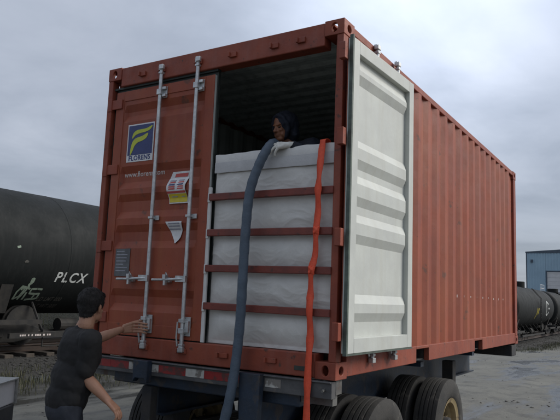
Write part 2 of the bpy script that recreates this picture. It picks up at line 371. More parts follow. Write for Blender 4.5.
# ------------------------------------------------------------------ tank cars
CZ, RAD, PITCH = 2.6, 1.5, 17.0; TY0 = 2.5
def tank_car(y0):
    root = empty('tank_car', (TX, y0+PITCH/2, .41))
    a, b = y0+.75, y0+PITCH-.75; hd = .62
    pr = [(a+hd-hd*math.cos(t), RAD*math.sin(t)) for t in [math.pi/2*i/9 for i in range(10)]]
    pr[0] = (a, .02)
    L = b-a-2*hd
    for k in range(1, 6):                        # welded rings
        yy = a+hd+L*k/6; pr += [(yy-.025, RAD), (yy-.012, RAD+.006), (yy+.012, RAD+.006), (yy+.025, RAD)]
    pr += [(b-hd+hd*math.sin(t), max(.02, RAD*math.cos(t))) for t in [math.pi/2*i/9 for i in range(10)]]
    shell = MB().lathe(pr, 'y', (TX, 0, CZ), 64).build('tank_shell', TANK, root, smooth=True, origin=(TX, y0+PITCH/2, CZ), ang=14)
    m = y0+PITCH/2
    MB().lathe([(0, .5), (.42, .5), (.46, .46), (.47, .05)], 'z', (TX, m, CZ+RAD-.06), 24).build('manway', TANK, shell, smooth=True)
    pl = MB().box(TX-.95, TX+.95, m-1.1, m+1.1, CZ+RAD-.02, CZ+RAD+.02)
    pl.build('top_platform', TANKD, root)
    for sx in (-.95, .95):
        rl = MB()
        for k in range(4): rl.tube([(TX+sx, m-1.1+k*.733, CZ+RAD-.1), (TX+sx, m-1.1+k*.733, CZ+RAD+.75)], .022, 6)
        for z in (.40, .75): rl.tube([(TX+sx, m-1.1, CZ+RAD+z), (TX+sx, m+1.1, CZ+RAD+z)], .022, 6)
        rl.build('railing', WHITE, root)
    for sx in (-1, 1):
        ld = MB(); X = TX+sx*(RAD+.12)
        for yy in (m-.23, m+.23): ld.tube([(X, yy, .8), (X, yy, CZ+.7), (TX+sx*1.0, yy, CZ+RAD-.1)], .022, 6)
        for k in range(8): ld.tube([(X, m-.23, .95+k*.3), (X, m+.23, .95+k*.3)], .014, 6)
        ld.build('ladder', TANKD, root)
    # stub sills, couplers, cradles
    for e, s in ((y0+.12, 1), (y0+PITCH-.12, -1)):
        sl = MB(); sl.box(TX-.32, TX+.32, e+s*.25, e+s*3.1, .82, 1.16)
        sl.box(TX-.14, TX+.14, e, e+s*.3, .80, 1.02)
        sl.box(TX-1.45, TX+1.45, e+s*.25, e+s*.37, .90, 1.14)
        sl.prism([(TX-1.05, 1.15), (TX+1.05, 1.15), (TX+1.3, 1.9), (TX+.6, 1.35), (TX-.6, 1.35), (TX-1.3, 1.9)], 1, e+s*2.0, e+s*2.3)
        for sx in (-1, 1): sl.box(TX+sx*1.30, TX+sx*1.45, e+s*.25, e+s*3.0, .92, 1.02)
        sl.build('stub_sill', TANKD, root)
    # low piping, brake gear and outlet between the bogies
    ug = MB()
    ug.box(TX+1.38, TX+1.46, m-6.2, m+2.6, .62, .73)
    for k in range(6): ug.tube([(TX+1.42, m-5.3+k*1.5, .68), (TX+.9, m-5.3+k*1.5, 1.4)], .03, 6)
    ug.tube([(TX+.6, y0+2.6, .70), (TX+.6, y0+14, .70)], .035, 8)
    ug.tube([(TX+1.1, m-4.6, .36), (TX+1.1, m-3.6, 1.0)], .025, 6)
    ug.lathe([(0, .16), (.55, .16)], 'y', (TX+.75, m-4.4, .86), 14)
    ug.lathe([(0, .22), (.9, .22)], 'y', (TX+.55, m+1.0, .80), 14)
    ug.lathe([(-.62, .13), (0, .20)], 'z', (TX, m, CZ-RAD+.02), 16)
    for z in (.42, .58, .74): ug.tube([(TX+1.40, m-5.3, z), (TX+1.40, m-4.3, z)], .016, 6)
    for yy in (m-5.3, m-4.3): ug.tube([(TX+1.40, yy, .40), (TX+1.40, yy, .9)], .016, 6)
    ug.build('underframe_gear', TANKD, root)
    for e in (y0+2.15, y0+PITCH-2.15):           # bogies
        bo = MB()
        for sx in (-1, 1):
            bo.prism([(e-1.15, .82), (e-.55, .98), (e+.55, .98), (e+1.15, .82), (e+1.15, .60), (e+.5, .50), (e-.5, .50), (e-1.15, .60)], 0, TX+sx*.98, TX+sx*1.12)
        bo.box(TX-1.15, TX+1.15, e-.2, e+.2, .62, .84)
        bg_ = bo.build('bogie', TANKD, root, bevel=.015)
        for yy in (e-.88, e+.88):
            w = MB()
            for sx in (-1, 1): w.lathe([(-.07, .10), (-.07, .455), (.0, .46), (.03, .49), (.06, .49), (.06, .10)] if sx < 0 else [(-.06, .10), (-.06, .49), (-.03, .49), (0, .46), (.07, .455), (.07, .10)], 'x', (TX+sx*.79, yy, .87), 28)
            w.tube([(TX-.8, yy, .87), (TX+.8, yy, .87)], .08, 10)
            w.build('wheelset', TANKD, bg_, smooth=True)
    return root
def on_tank(y, z, off=.004, c=(0, 0)): return (TX+c[0]+math.sqrt(max(0, (RAD+off)**2-(z-c[1]-CZ)**2)), y, z)
def strokes(name, lines, mt, parent, y, z, sc, w, place=(0, 0)):
    s = MB()
    for ln in lines:
        p = []
        for (a, b), (c, d) in zip(ln[:-1], ln[1:]): p += [(a+(c-a)*t/4, b+(d-b)*t/4) for t in range(4)]
        p.append(ln[-1]); P = []
        for i, q in enumerate(p):
            d = Vector(p[min(i+1, len(p)-1)])-Vector(p[max(i-1, 0)]); nn = Vector((-d.y, d.x)).normalized()*w/2
            for sg in (-1, 1):
                yy, zz = y+q[0]*sc+sg*nn.x, z+q[1]*sc+sg*nn.y; P.append(on_tank(yy, zz, .007, place))
        s.add(P, [(2*i, 2*i+1, 2*i+3, 2*i+2) for i in range(len(p)-1)])
    return s.build(name, mt, parent)
TG = 'black tank cars coupled in one train'
car0 = tag(tank_car(TY0), 'black tank car lettered PLCX in white, beside the closed container door', 'tank car', TG)
sh0 = car0.children[0]
car4 = tag(copy_tree(car0, (CARS[0], 35.0, CARS[1])), 'black tank car with chalk loop, coupled beyond the container end wall', 'tank car', TG)
car5 = tag(copy_tree(car0, (CARS[0], 52.0, CARS[1])), 'farther black tank car with white platform railing before the blue building', 'tank car', TG)
car6 = tag(copy_tree(car0, (CARS[0], 69.0, CARS[1])), 'black tank car at the far end of the train, below the white roller door', 'tank car', TG)
for o in [c for c in car4.children if c.name.startswith(('railing', 'top_platform'))]: bpy.data.objects.remove(o)
put_text('reporting_mark', 'PLCX', TLET, sh0, lambda x, y, z: on_tank(5.92+x, 1.905+y, .004+z), size=.335, bold=.006, shear=.16, spacing=1.2)
put_text('load_line', 'LD LMT 000', TLETD, sh0, lambda x, y, z: on_tank(5.74+x, 1.44+y, .004+z), size=.135, bold=.002, shear=.15)
put_text('weight_line', 'LT WT 000', TLETD, sh0, lambda x, y, z: on_tank(5.82+x, 1.27+y, .004+z), size=.135, bold=.002, shear=.15)
strokes('chalk_tag', [[(.0, .0), (-.03, .35), (.12, .62), (.30, .55), (.22, .15), (.02, .02)], [(.25, .0), (.42, .55), (.58, .50)], [(.50, .0), (.48, .35)],
                      [(.95, .52), (.66, .50), (.66, .30), (.98, .28), (.96, .04), (.64, .0)], [(.98, .52), (1.25, .5)], [(1.0, .28), (1.2, .3), (1.22, .08), (.98, .02)]], GRAF, sh0, 5.10, 1.46, .50, .045)
strokes('chalk_figure', [[(.1, 0), (.05, .2), (.2, .3)], [(.1, .3), (.12, .5), (.22, .52), (.22, .35), (.1, .3)], [(-.3, -.1), (-.15, .05), (.1, 0)]], GRAF, sh0, 5.28, 1.73, .42, .055)
strokes('chalk_mark', [[(0, 0), (.3, .1)]], GRAF, sh0, 4.75, 2.62, .3, .05)
strokes('chalk_mark', [[(0, 0), (.1, .1), (.22, .02)]], TLETD, sh0, 5.0, 2.3, .4, .05)
st = MB(); y = 5.05
while y < 5.86:
    w = random.uniform(.03, .07); st.box(TX+1.461, TX+1.464, y, y+w, .66, .70); y += w+random.choice((.015, .02, .06))
stl = st.build('stencil_line', FADEW, [c for c in car0.children if c.name.startswith('underframe')][0]); stl['kind'] = 'stuff'
sh4 = [c for c in car4.children if c.name.startswith('tank_shell')][0]; sh5 = [c for c in car5.children if c.name.startswith('tank_shell')][0]
strokes('chalk_loop', [[(1, .8), (.4, 1), (0, .6), (.1, .1), (.6, 0), (1, .25)], [(.8, .5), (1.2, .5)]], TLET, sh4, 49.4, 1.15, 1.1, .12, CARS)
strokes('chalk_mark', [[(0, 0), (.3, 1), (.8, .4), (1.1, 1)]], SYEL, sh4, 45.2, .9, .8, .10, CARS)
put_text('reporting_mark', 'PLCX', TLET, sh5, lambda x, y, z: on_tank(64.0+x, .95+y, .01+z, CARS), size=.60, bold=.02)

# ------------------------------------------------------------------ blue building behind the train
bl = tag(empty('warehouse', (-19.5, 150, 0)), 'pale blue metal clad warehouse with white roller door behind the tank cars', 'building')
cl_ = MB(); X0, X1, Y0, Y1, ZT = -24.4, -14.6, 142, 176, 14.0
def corr_strip(mbx, xa, xb, za, zb):
    xs = []; x = xa; i = 0
    while x < xb-1e-6: xs += [(x, 0 if i % 2 else .06), (min(x+.22, xb), 0 if i % 2 else .06)]; x += .3; i += 1
    vs = [(a, Y0-d, za) for a, d in xs]+[(a, Y0-d, zb) for a, d in xs]; n = len(xs)
    mbx.add(vs, [(j, j+1, n+j+1, n+j) for j in range(n-1)])
corr_strip(cl_, X0+.12, -20.3, .3, ZT-.3); corr_strip(cl_, -20.3, X1-.1, 9.6, ZT-.3)
cl_.box(X0, X1, Y0+.3, Y1, 0, ZT-.2)
cl_.build('cladding', BLDG, bl, fixn=False)
MB().prism([(X0-.1, ZT-.35), (X1+.1, ZT-.35), (X1+.1, ZT+.55), (X0-.1, ZT-.05)], 1, Y0-.15, Y1+.1).build('roof', BTRIM, bl)
MB().box(X0, X0+.2, Y0-.12, Y0+.2, 0, ZT-.36).build('corner_trim', BTRIM, bl)
MB().box(X0, X1, Y0-.05, Y0+.25, 0, .6).build('plinth', GREY, bl)
dr = MB()
for k in range(22): dr.box(-20.1, X1-.3, Y0-.02-(k % 2)*.03, Y0+.2, .3+k*.42, .3+k*.42+.415)
door_b = dr.build('roller_door', BDOOR, bl)
MB().box(-20.35, -20.1, Y0-.14, Y0+.2, .3, 9.8).build('door_frame', BTRIM, bl)
MB().box(-20.1, X1-.2, Y0-.14, Y0+.2, 9.55, 9.8).build('door_frame', BTRIM, bl)
MB().box(-23.4, -22.9, Y0-.35, Y0-.06, 11.6, 12.2).build('wall_lamp', BTRIM, bl, bevel=.04)

# ------------------------------------------------------------------ shipping container
ZB, ZTOP, W, LEN = 1.2, 3.791, 2.438, 6.058
box = tag(empty('shipping_container', (-W/2, LEN/2, ZB)), 'red twenty foot shipping container with one door folded open, on a trailer', 'container')
# corner castings: hollow, with oval holes
def oval(cx, cy, rx, ry, n=20, flat=None):
    return [(cx+rx*math.cos(2*math.pi*i/n), cy+ry*math.sin(2*math.pi*i/n)) for i in range(n)]
def boolean(base_me, cutters):
    ob = bpy.data.objects.new('tmp', base_me); COL.objects.link(ob); obs = []
    for c in cutters:
        co = bpy.data.objects.new('cut', c.mesh('cut')); COL.objects.link(co); obs.append(co)
        m = ob.modifiers.new('b', 'BOOLEAN'); m.operation = 'DIFFERENCE'; m.solver = 'EXACT'; m.object = co
    res = evaluate(ob)
    for o in obs+[ob]: bpy.data.objects.remove(o)
    res.materials.clear(); return res
cw, cl2, chh = .162, .178, .118
def casting_mesh(sx, sy, sz):                    # outer faces towards sx, sy, sz
    b = MB().box(-cw/2, cw/2, -cl2/2, cl2/2, 0, chh)
    t = .026
    cut = [MB().box(-cw/2+t, cw/2-t, -cl2/2+t, cl2/2-t, t*.8, chh-t*.8)]
    cut.append(MB().prism(oval(0, chh/2, .026, .036), 1, sy*.02, sy*.2))
    cut.append(MB().prism(oval(0, chh/2, .034, .030), 0, sx*.02, sx*.2))
    cut.append(MB().prism(oval(0, 0, .034, .058), 2, chh/2+sz*.02, chh/2+sz*.2))
    return boolean(b.mesh('cast'), cut)
for sx in (-1, 1):
    for sy in (-1, 1):
        for sz in (-1, 1):
            me = casting_mesh(sx, sy, sz); me.name = 'corner_casting'; me.materials.append(REDT)
            link('corner_casting', me, (-W/2+sx*(W-cw)/2, LEN/2+sy*(LEN-cl2)/2, ZB if sz < 0 else ZTOP-chh), box, bevel=.005)
# posts
for sx, x0, x1 in ((-1, -2.434, -2.376), (1, -.060, -.004)):
    p = MB().box(x0, x1, .004, .085, ZB+chh, ZTOP-chh)
    xi = (x1, x1+.05) if sx < 0 else (x0-.045, x0)
    p.box(xi[0], xi[1], .084, .16, ZB+chh, ZTOP-chh)
    p.build('corner_post', REDT, box, bevel=.006)
for x0, x1 in ((-2.434, -2.30), (-.14, -.004)):
    MB().box(x0, x1, LEN-.15, LEN-.005, ZB+chh, ZTOP-chh).build('corner_post', REDT, box, bevel=.006)
# header, sill, rails
hb = MB().box(-W+cw+.001, -cw-.001, .006, .12, 3.605, 3.783)
hb.build('door_header', REDT, box, bevel=.008)
for x in (-2.0, -1.765, -1.355, -1.0, -.60, -.36):
    hk = MB(); hk.box(x-.035, x+.035, -.012, .005, 3.662, 3.705); hk.box(x-.035, x-.02, -.03, -.012, 3.662, 3.705)
    hk.build('cam_keeper', REDT, box, bevel=.003)
sill = MB().box(-W+cw+.001, -cw-.001, .006, .14, ZB+.004, 1.368)
sill_o = sill.build('door_sill', REDT, box, bevel=.008)
for x in (-1.765, -1.355, -.95, -.52):
    hk = MB(); hk.box(x-.045, x+.045, -.012, .005, 1.275, 1.312); hk.box(x-.045, x-.03, -.034, -.012, 1.275, 1.312)
    hk.build('cam_keeper', REDT, box, bevel=.003)
MB().box(-.325, -.235, .0015, .0055, 1.245, 1.275).build('sill_slot_shade', RUBBER, sill_o)  # black plate on the uncut sill, painted shade for the slot opening
MB().box(-W+cw+.001, -cw-.001, LEN-.12, LEN-.006, 3.66, 3.783).build('end_header', REDT, box, bevel=.006)
MB().box(-W+cw+.001, -cw-.001, LEN-.12, LEN-.006, ZB+.004, 1.35).build('end_sill', REDT, box, bevel=.006)
pockets = ((1.62, 1.97), (3.62, 3.98))
for xa, xb in ((-.060, -.006), (-2.432, -2.378)):
    MB().box(xa, xb, cl2+.001, LEN-cl2-.001, 3.722, 3.783).build('top_rail', REDT, box, bevel=.006)
    rl = MB(); seg = [(cl2+.001, pockets[0][0]), (pockets[0][1], pockets[1][0]), (pockets[1][1], LEN-cl2-.001)]
    for a, b in seg: rl.box(xa, xb, a, b, ZB+.012, 1.358)
    for a, b in pockets: rl.box(xa, xb, a, b, 1.33, 1.358)
    rl.build('bottom_rail', REDT, box, bevel=.006)
for a, b in pockets:
    t = MB()
    t.box(-2.377, -.061, a-.008, a, ZB+.02, 1.338); t.box(-2.377, -.061, b, b+.008, ZB+.02, 1.338)
    t.box(-2.377, -.061, a, b, 1.330, 1.338); t.box(-2.377, -.061, a, b, ZB+.02, ZB+.028)
    t.build('fork_pocket', CHDARK, box)
cm = MB()
for k in range(16):
    y = .35+k*.36
    if any(a-.1 < y < b+.1 for a, b in pockets): continue
    cm.box(-2.377, -.061, y-.025, y+.025, ZB+.02, 1.325)
cm.build('floor_crossmembers', CHDARK, box)
MB().box(-2.37, -.065, .16, LEN-.12, 1.342, 1.368).build('floor_deck', TIE, box)
# corrugated walls
def corr_profile(a, b, pitch=.278, depth=.031):
    o, s, i = .072*pitch/.278, .068*pitch/.278, .070*pitch/.278
    pts = [(a, depth)]; t = a+.02
    while t+pitch < b-.01:
        pts += [(t, depth), (t+s, 0), (t+s+o, 0), (t+2*s+o, depth)]; t += 2*s+o+i
    pts.append((b, depth)); return pts
def sheet(name, pts, fn, mats, ends):            # thin folded sheet with an outer and an inner face
    m = MB(); n = len(pts)
    for off in (0, .0025):
        k = len(m.v); m.v += [fn(t, d+off, e) for e in ends for t, d in pts]
        for i in range(n-1): m.f.append((k+i, k+i+1, k+n+i+1, k+n+i)); m.m.append(1 if off else 0)
    return m.build(name, mats, box, fixn=False)
WALL = [RED, INNER]
wall_r = sheet('side_panel', corr_profile(.16, LEN-.14), lambda t, d, e: (-.008-d, t, e), WALL, (1.352, 3.728))
sheet('side_panel', corr_profile(.16, LEN-.14), lambda t, d, e: (-W+.008+d, t, e), WALL, (1.352, 3.728))
sheet('end_panel', corr_profile(-W+.10, -.10, .25, .045), lambda t, d, e: (t, LEN-.012-d, e), WALL, (1.34, 3.67))
sheet('roof_panel', corr_profile(.10, LEN-.10, .209, .02), lambda t, d, e: (e, t, 3.776-d), WALL, (-W+.045, -.045))
for k in range(10):
    y = 2.62+k*.278
    if random.random() < .85:
        MB().box(-.0076, -.0068, y-random.uniform(.004, .02), y+random.uniform(.002, .012), 1.83+random.uniform(-.012, .012), 1.838+random.uniform(0, .012)).build('paint_chip', FADEW, wall_r)
# --- doors
BANDS = ((3.26, 3.42), (2.645, 2.851), (2.38, 2.595), (2.116, 2.321), (1.58, 1.768)); SL = .062
def door_profile(z0, z1):                        # (z, recess 0..1) from the bottom up
    p = [(z0, 0)]
    for a, b in reversed(BANDS): p += [(a, 0), (a+SL, 1), (b-SL, 1), (b, 0)]
    return p+[(z1, 0)]
def recess(z):
    p = door_profile(1.4, 3.6)
    for (a, d), (b, e) in zip(p, p[1:]):
        if a <= z <= b: return d+(e-d)*(z-a)/max(1e-6, b-a)
    return 0
DX0, DX1, DZ0, DZ1 = -2.330, -1.190, 1.378, 3.556
DEPTH = .027
def make_door(name, T, parent, closed):
    # T maps (s from hinge edge, t thickness from outer face inwards, z) to world
    def B(mb_, s0, s1, t0, t1, z0, z1, mi=0):
        c = [T(s, t, z) for z in (z0, z1) for s, t in ((s0, t0), (s1, t0), (s1, t1), (s0, t1))]
        mb_.add(c, [(0,3,2,1),(4,5,6,7),(0,1,5,4),(1,2,6,5),(2,3,7,6),(3,0,4,7)], mi)
    wd = 1.14
    fr = MB()
    # frame members: outer half red, inner half pale
    for s0, s1, z0, z1 in ((0, .10, DZ0, DZ1), (wd-.095, wd, DZ0, DZ1), (.10, wd-.095, DZ1-.095, DZ1), (.10, wd-.095, DZ0, DZ0+.10)):
        B(fr, s0, s1, .0, .0075, z0, z1, 0); B(fr, s0, s1, .0078, .052, z0, z1, 1)
    d = fr.build(name, [RED, PALE], parent, bevel=.004)
    p = door_profile(DZ0+.06, DZ1-.06); pm = MB(); n = len(p)
    for off, mi in ((.006, 0), (.0095, 1)):
        k = len(pm.v)
        for s, g in ((.085, 0), (.106, 0), (.128, 1), (wd-.123, 1), (wd-.101, 0), (wd-.08, 0)): pm.v += [T(s, off+q*DEPTH*g, z) for z, q in p]
        for c in range(5):
            for i in range(n-1): pm.f.append((k+c*n+i, k+c*n+i+1, k+c*n+n+i+1, k+c*n+n+i)); pm.m.append(mi)
    pm.build('panel', [RED, PALE], d, fixn=False)
    # gasket along the edges
    g = MB()
    for s0, s1, z0, z1 in (((-.022, -.001, DZ0-.012, DZ1+.012), (-.001, wd+.001, DZ0-.012, DZ0-.001)) if not closed else ((-.022, -.001, DZ0-.012, DZ1+.03), (wd+.001, wd+.014, DZ0-.012, DZ1+.03), (-.001, wd+.001, DZ1+.001, DZ1+.03), (-.001, wd+.001, DZ0-.012, DZ0-.001))):
        B(g, s0, s1, .030, .058, z0, z1)
    g.build('gasket', GASK if not closed else RUBBER, d)
    # hinges
    for z in (3.44, 2.83, 2.14, 1.52):
        h = MB(); B(h, -.060, .085, -.014, .0, z-.045, z+.045); B(h, -.088, -.04, -.022, .028, z-.06, z+.06)
        h.build('hinge', REDT, d, bevel=.005)
    # lock rods with guides, cams and handles
    for s in (.565, .975):
        rod = MB().tube([T(s, -.030, 1.30), T(s, -.030, 3.70)], .0165, 14)
        ro = rod.build('lock_rod', GALV, d, smooth=True)
        for z in (3.475, 2.37):
            k = MB(); hh = .05 if z > 3 else .02
            B(k, s-.022, s+.062, -.012, -.001, z-hh, z+hh); B(k, s-.024, s+.024, -.052, -.008, z-hh*.5, z+hh*.5)
            if z > 3: B(k, s+.022, s+.062, -.034, -.012, z-.045, z-.02); B(k, s+.022, s+.062, -.034, -.012, z+.02, z+.045)
            k.build('rod_guide', GALV, ro, bevel=.003)
        k = MB(); B(k, s-.024, s+.062, -.012, -.001, 1.41, 1.56); B(k, s-.026, s+.026, -.054, -.010, 1.43, 1.47); B(k, s+.024, s+.06, -.036, -.012, 1.44, 1.53)
        B(k, s-.026, s+.026, -.054, -.010, 1.515, 1.545)
        k.build('rod_guide', GALV, ro, bevel=.003)
        k = MB(); k.tube([T(s-.035, -.04, 1.33), T(s-.045, -.045, 1.40), T(s-.040, -.045, 1.52)], .007, 8); k.build('anti_rack_loop', GALV, ro, smooth=True)
        for z, sg in ((1.30, 1), (3.69, -1)):
            k = MB(); B(k, s-.028, s+.024, -.048, -.008, z-.018, z+.018); B(k, s-.012, s+.034, -.058, -.030, z-.012, z+.03); B(k, s-.02, s+.02, -.05, -.01, z+sg*.03, z+sg*.05)
            k.build('cam', GALV, ro, bevel=.004)
        k = MB(); e = s-.34
        k.tube([T(s, -.04, 1.86), T(s-.06, -.052, 1.858), T(s-.2, -.052, 1.850), T(e, -.050, 1.848)], [.016, .013, .010, .011], 10)
        B(k, s-.085, s+.02, -.056, -.030, 1.835, 1.885)
        k.build('handle', GALV, ro, smooth=True)
        k = MB(); hx = s-.20
        B(k, hx-.035, hx+.035, -.030, -.001, 1.83, 1.87); B(k, hx-.016, hx+.016, -.066, -.028, 1.852, 1.892); B(k, hx-.010, hx+.010, -.060, -.034, 1.805, 1.85)
        k.tube([T(hx, -.05, 1.885), T(hx+.012, -.055, 1.91), T(hx+.022, -.05, 1.885)], .005, 6)
        k.build('handle_catch', GALV, d, bevel=.003)
    return d
YD = .020                                        # outer face of the closed door
ldoor = make_door('door', lambda s, t, z: (DX0+s, YD+t, z), box, True)
ldoor['label'] = 'closed red door with galvanised lock rods and blue square sticker'
HA = R(2.0); HX, HY = .032, -.004                # open door: swung right round against the side wall
def TO(s, t, z): return (HX+s*math.sin(HA)+t*math.cos(HA), HY+s*math.cos(HA)-t*math.sin(HA), 1.384+(z-DZ0)*1.028)
odoor = make_door('door', TO, box, False)
odoor['label'] = 'open door folded back on the side wall, pale inner face showing'
MB().box(-2.3755, DX1+.02, .030, .075, DZ1+.031, 3.6045).build('header_seal', RUBBER, box)
MB().box(DX0-.045, DX0-.023, .055, .083, DZ0, DZ1).build('post_seal', RUBBER, box)
MB().box(DX0-.03, DX1+.02, .040, .075, 1.3685, DZ0-.013).build('sill_seal', RUBBER, box)
# prints and stickers on the closed door
ys_ = YD+.0045
def wall_poly(name, poly, y, mt, parent, th=.0012): return MB().prism(poly, 1, y, y-th).build(name, mt, parent)
LX, LZ, LW, LH = -2.155, 2.885, .318, .345
logo = wall_poly('logo_sticker', [(LX, LZ), (LX+LW, LZ), (LX+LW, LZ+LH), (LX, LZ+LH)], ys_, WHITE, ldoor)
wall_poly('logo_field', [(LX+.012, LZ+.062), (LX+LW-.012, LZ+.062), (LX+LW-.012, LZ+LH-.012), (LX+.012, LZ+LH-.012)], ys_-.0018, LBLUE, ldoor)
def leaf(pts):
    o = []
    for x, y in pts:
        uu = (x-(65-(y-70)*.077))/140; vv = 1-(y-70+uu*8)/218
        o.append((LX+uu*LW, LZ+vv*LH))
    return o
def curve_poly(P, k=4):                          # closed Catmull-Rom, corners at repeated points
    n = len(P); o = []
    for i in range(n):
        p0, p1, p2, p3 = (Vector(P[(i+j-1) % n]) for j in range(4))
        for s in range(k):
            t = s/k; o.append(tuple(.5*((2*p1)+(p2-p0)*t+(2*p0-5*p1+4*p2-p3)*t*t+(3*p1-p0-3*p2+p3)*t**3)))
    return o
wall_poly('logo_leaf', curve_poly(leaf([(86,152),(92,122),(112,104),(140,100),(165,96),(194,82),(184,103),(160,116),(130,122),(104,132)])), ys_-.0036, LYEL, ldoor)
wall_poly('logo_leaf', curve_poly(leaf([(72,246),(76,205),(88,168),(106,150),(138,140),(170,124),(162,150),(140,166),(114,176),(96,196),(86,222)])), ys_-.0036, LYEL, ldoor)
put_text('logo_lettering', 'FLORENS', LBLUE, ldoor, lambda x, y, z: (LX+LW/2+x, ys_-.0022-z, LZ+.014+y), size=.060, bold=.0016, align='CENTER', spacing=1.08)
put_text('web_lettering', 'www.florens.com', FADEW, ldoor, lambda x, y, z: (-2.185+x*1.02, YD+.006-.0012+recess(2.755+y)*DEPTH-z, 2.755+y), size=.066, bold=.0008)
def drape(name, poly_rows, mt, off):             # paper that follows the pressed panel: rows of (z, x0, x1)
    m = MB(); rows = []
    for (za, a0, a1), (zb, b0, b1) in zip(poly_rows, poly_rows[1:]):
        for i in range(8):
            t = i/8; rows.append((za+(zb-za)*t, a0+(b0-a0)*t, a1+(b1-a1)*t))
    rows.append(poly_rows[-1])
    for z, a, b in rows:
        yy = YD+.006+recess(z)*DEPTH-off+.003*math.sin(z*40)
        m.v += [(a, yy-.002, z), (b, yy-.006, z)]
    m.f = [(2*i, 2*i+1, 2*i+3, 2*i+2) for i in range(len(rows)-1)]; m.m = [0]*len(m.f)
    return m.build(name, mt, ldoor, fixn=False)
drape('notice_sheet', [(2.762, -1.605, -1.395), (2.70, -1.640, -1.425), (2.62, -1.648, -1.440), (2.49, -1.625, -1.418)], WHITE, .005)
drape('notice_title', [(2.745, -1.570, -1.430), (2.715, -1.585, -1.440)], SRED, .0068)
drape('notice_band', [(2.592, -1.645, -1.440), (2.575, -1.643, -1.437)], SRED, .0068)
drape('notice_panel', [(2.570, -1.632, -1.432), (2.500, -1.622, -1.426)], SYEL, .0068)
for j, (z, mt_) in enumerate(((2.685, SGREY), (2.668, SRED), (2.648, LBLUE), (2.630, SRED), (2.612, SRED))):
    for x0, x1 in ((-1.625, -1.55), (-1.535, -1.46)): drape('notice_print', [(z+.006, x0+random.uniform(0, .012), x1), (z-.006, x0, x1-random.uniform(0, .012))], mt_, .0068)
for x0, x1 in ((-1.60, -1.53), (-1.515, -1.45)): drape('notice_print', [(2.55, x0, x1), (2.543, x0, x1)], SGREY, .008)
drape('torn_label', [(2.335, -1.632, -1.452), (2.27, -1.60, -1.458), (2.20, -1.560, -1.480), (2.155, -1.532, -1.520)], WHITE, .005)
for z in (2.318, 2.296, 2.272): drape('label_print', [(z+.005, -1.60, -1.475), (z-.005, -1.597, -1.478)], SGREY, .0068)
pl = MB().box(-2.195, -2.02, YD-.0, YD+.0045, 1.872, 2.112).build('data_plate', PLATE, ldoor, bevel=.002)
for k in range(7): MB().box(-2.18, -2.04-random.uniform(0, .06), YD-.0012, YD-.0002, 2.085-k*.028, 2.092-k*.028).build('plate_line', SGREY, ldoor)

# ------------------------------------------------------------------ bulk liner, bars, hose, strap
liner = tag(empty('bulk_liner', (-.6, .5, 1.37)), 'white woven bulk liner filling the open half of the container', 'liner')
BARZ = (2.515, 2.225, 1.945, 1.652)
def bulge(x, z):
    zs = [1.40]+sorted(BARZ)+[2.86]; b = 0
    for a, c in zip(zs, zs[1:]):
        if a <= z <= c: b = math.sin(math.pi*(z-a)/(c-a))*(.032 if z < 2.2 else .022 if z < 2.5 else .012)
    ex = min(1, (x+1.15)/.12, (-.055-x)/.12); b *= max(0, ex)
    n = noise.noise((x*2.6, z*2.2, 1))*.009+noise.noise((x*7+z*2, z*3, 3))*.004+abs(noise.noise((x*9, z*3, 7)))*-.005
    wx, wz = x+noise.noise((x*4, z*4, 11))*.10, z+noise.noise((x*4, z*4, 17))*.10
    for fr, am in ((3.2, .0065), (7, .0034), (16, .0015)):
        n -= am*(1-abs(noise.noise((wx*fr*.8, wz*fr*1.5, fr))))**2.2
    n += .008
    return .064-b+n
lm = MB(); nx_, nz_ = 240, 320
for j in range(nz_+1):
    for i in range(nx_+1):
        x = -1.150+1.098*i/nx_; z = 1.372+(2.865-1.372)*j/nz_
        lm.v.append((x, max(.012, bulge(x, z)), z+(noise.noise((x*2.5, 0, 3))*.012 if j == nz_ else 0)))
lm.f = [(j*(nx_+1)+i, j*(nx_+1)+i+1, (j+1)*(nx_+1)+i+1, (j+1)*(nx_+1)+i) for j in range(nz_) for i in range(nx_)]; lm.m = [0]*len(lm.f)
shx = lm.build('bulkhead_sheet', LINER, liner, smooth=True, fixn=False, ang=180)
so = shx.modifiers.new('solid', 'SOLIDIFY'); so.thickness = .006; so.offset = -1
hm = MB(); n = 90
for i in range(n+1):
    x = -1.152+1.102*i/n; zt = 2.868+noise.noise((x*2.5, 0, 3))*.014+noise.noise((x*11, 1, 3))*.005; w1 = noise.noise((x*5, 2, 2))*.005
    w1 *= .6; hm.v += [(x, .046+w1, zt-.074+w1), (x, .0405+w1, zt-.072+w1), (x, .039+w1, zt-.006), (x, .044+w1, zt+.003), (x, .066+w1, zt+.003), (x, .074, zt-.05)]
hm.f = [(6*i+k, 6*i+k+1, 6*i+k+7, 6*i+k+6) for i in range(n) for k in range(5)]; hm.m = [0]*len(hm.f)
hm.build('hem', HEM, liner, smooth=True, fixn=False, ang=60)
hb2 = MB()
for i in range(n+1):
    x = -1.150+1.098*i/n; w1 = noise.noise((x*5, 4, 2))*.004
    for dz, dy in ((-.155, .040), (-.150, .0385), (-.070, .0385)): hb2.v.append((x, dy+min(0, w1)-.004, 2.872+dz+w1))
hb2.f = [(3*i+k, 3*i+k+1, 3*i+k+4, 3*i+k+3) for i in range(n) for k in range(2)]; hb2.m = [0]*len(hb2.f)
hb2.build('seam_band', mat('seam_band_grey', (.54, .54, .54), (.48, .48, .48), 14, .65, bump=.12, bscale=70), liner, smooth=True, fixn=False, ang=60)
es = MB().box(-1.188, -1.156, .012, .030, 1.372, 2.60)
for z in BARZ: es.box(-1.184, -1.158, .002, .013, z-.04, z+.035)
es.build('edge_strip', HEM, liner, bevel=.004)
bg2 = MB(); P = 14
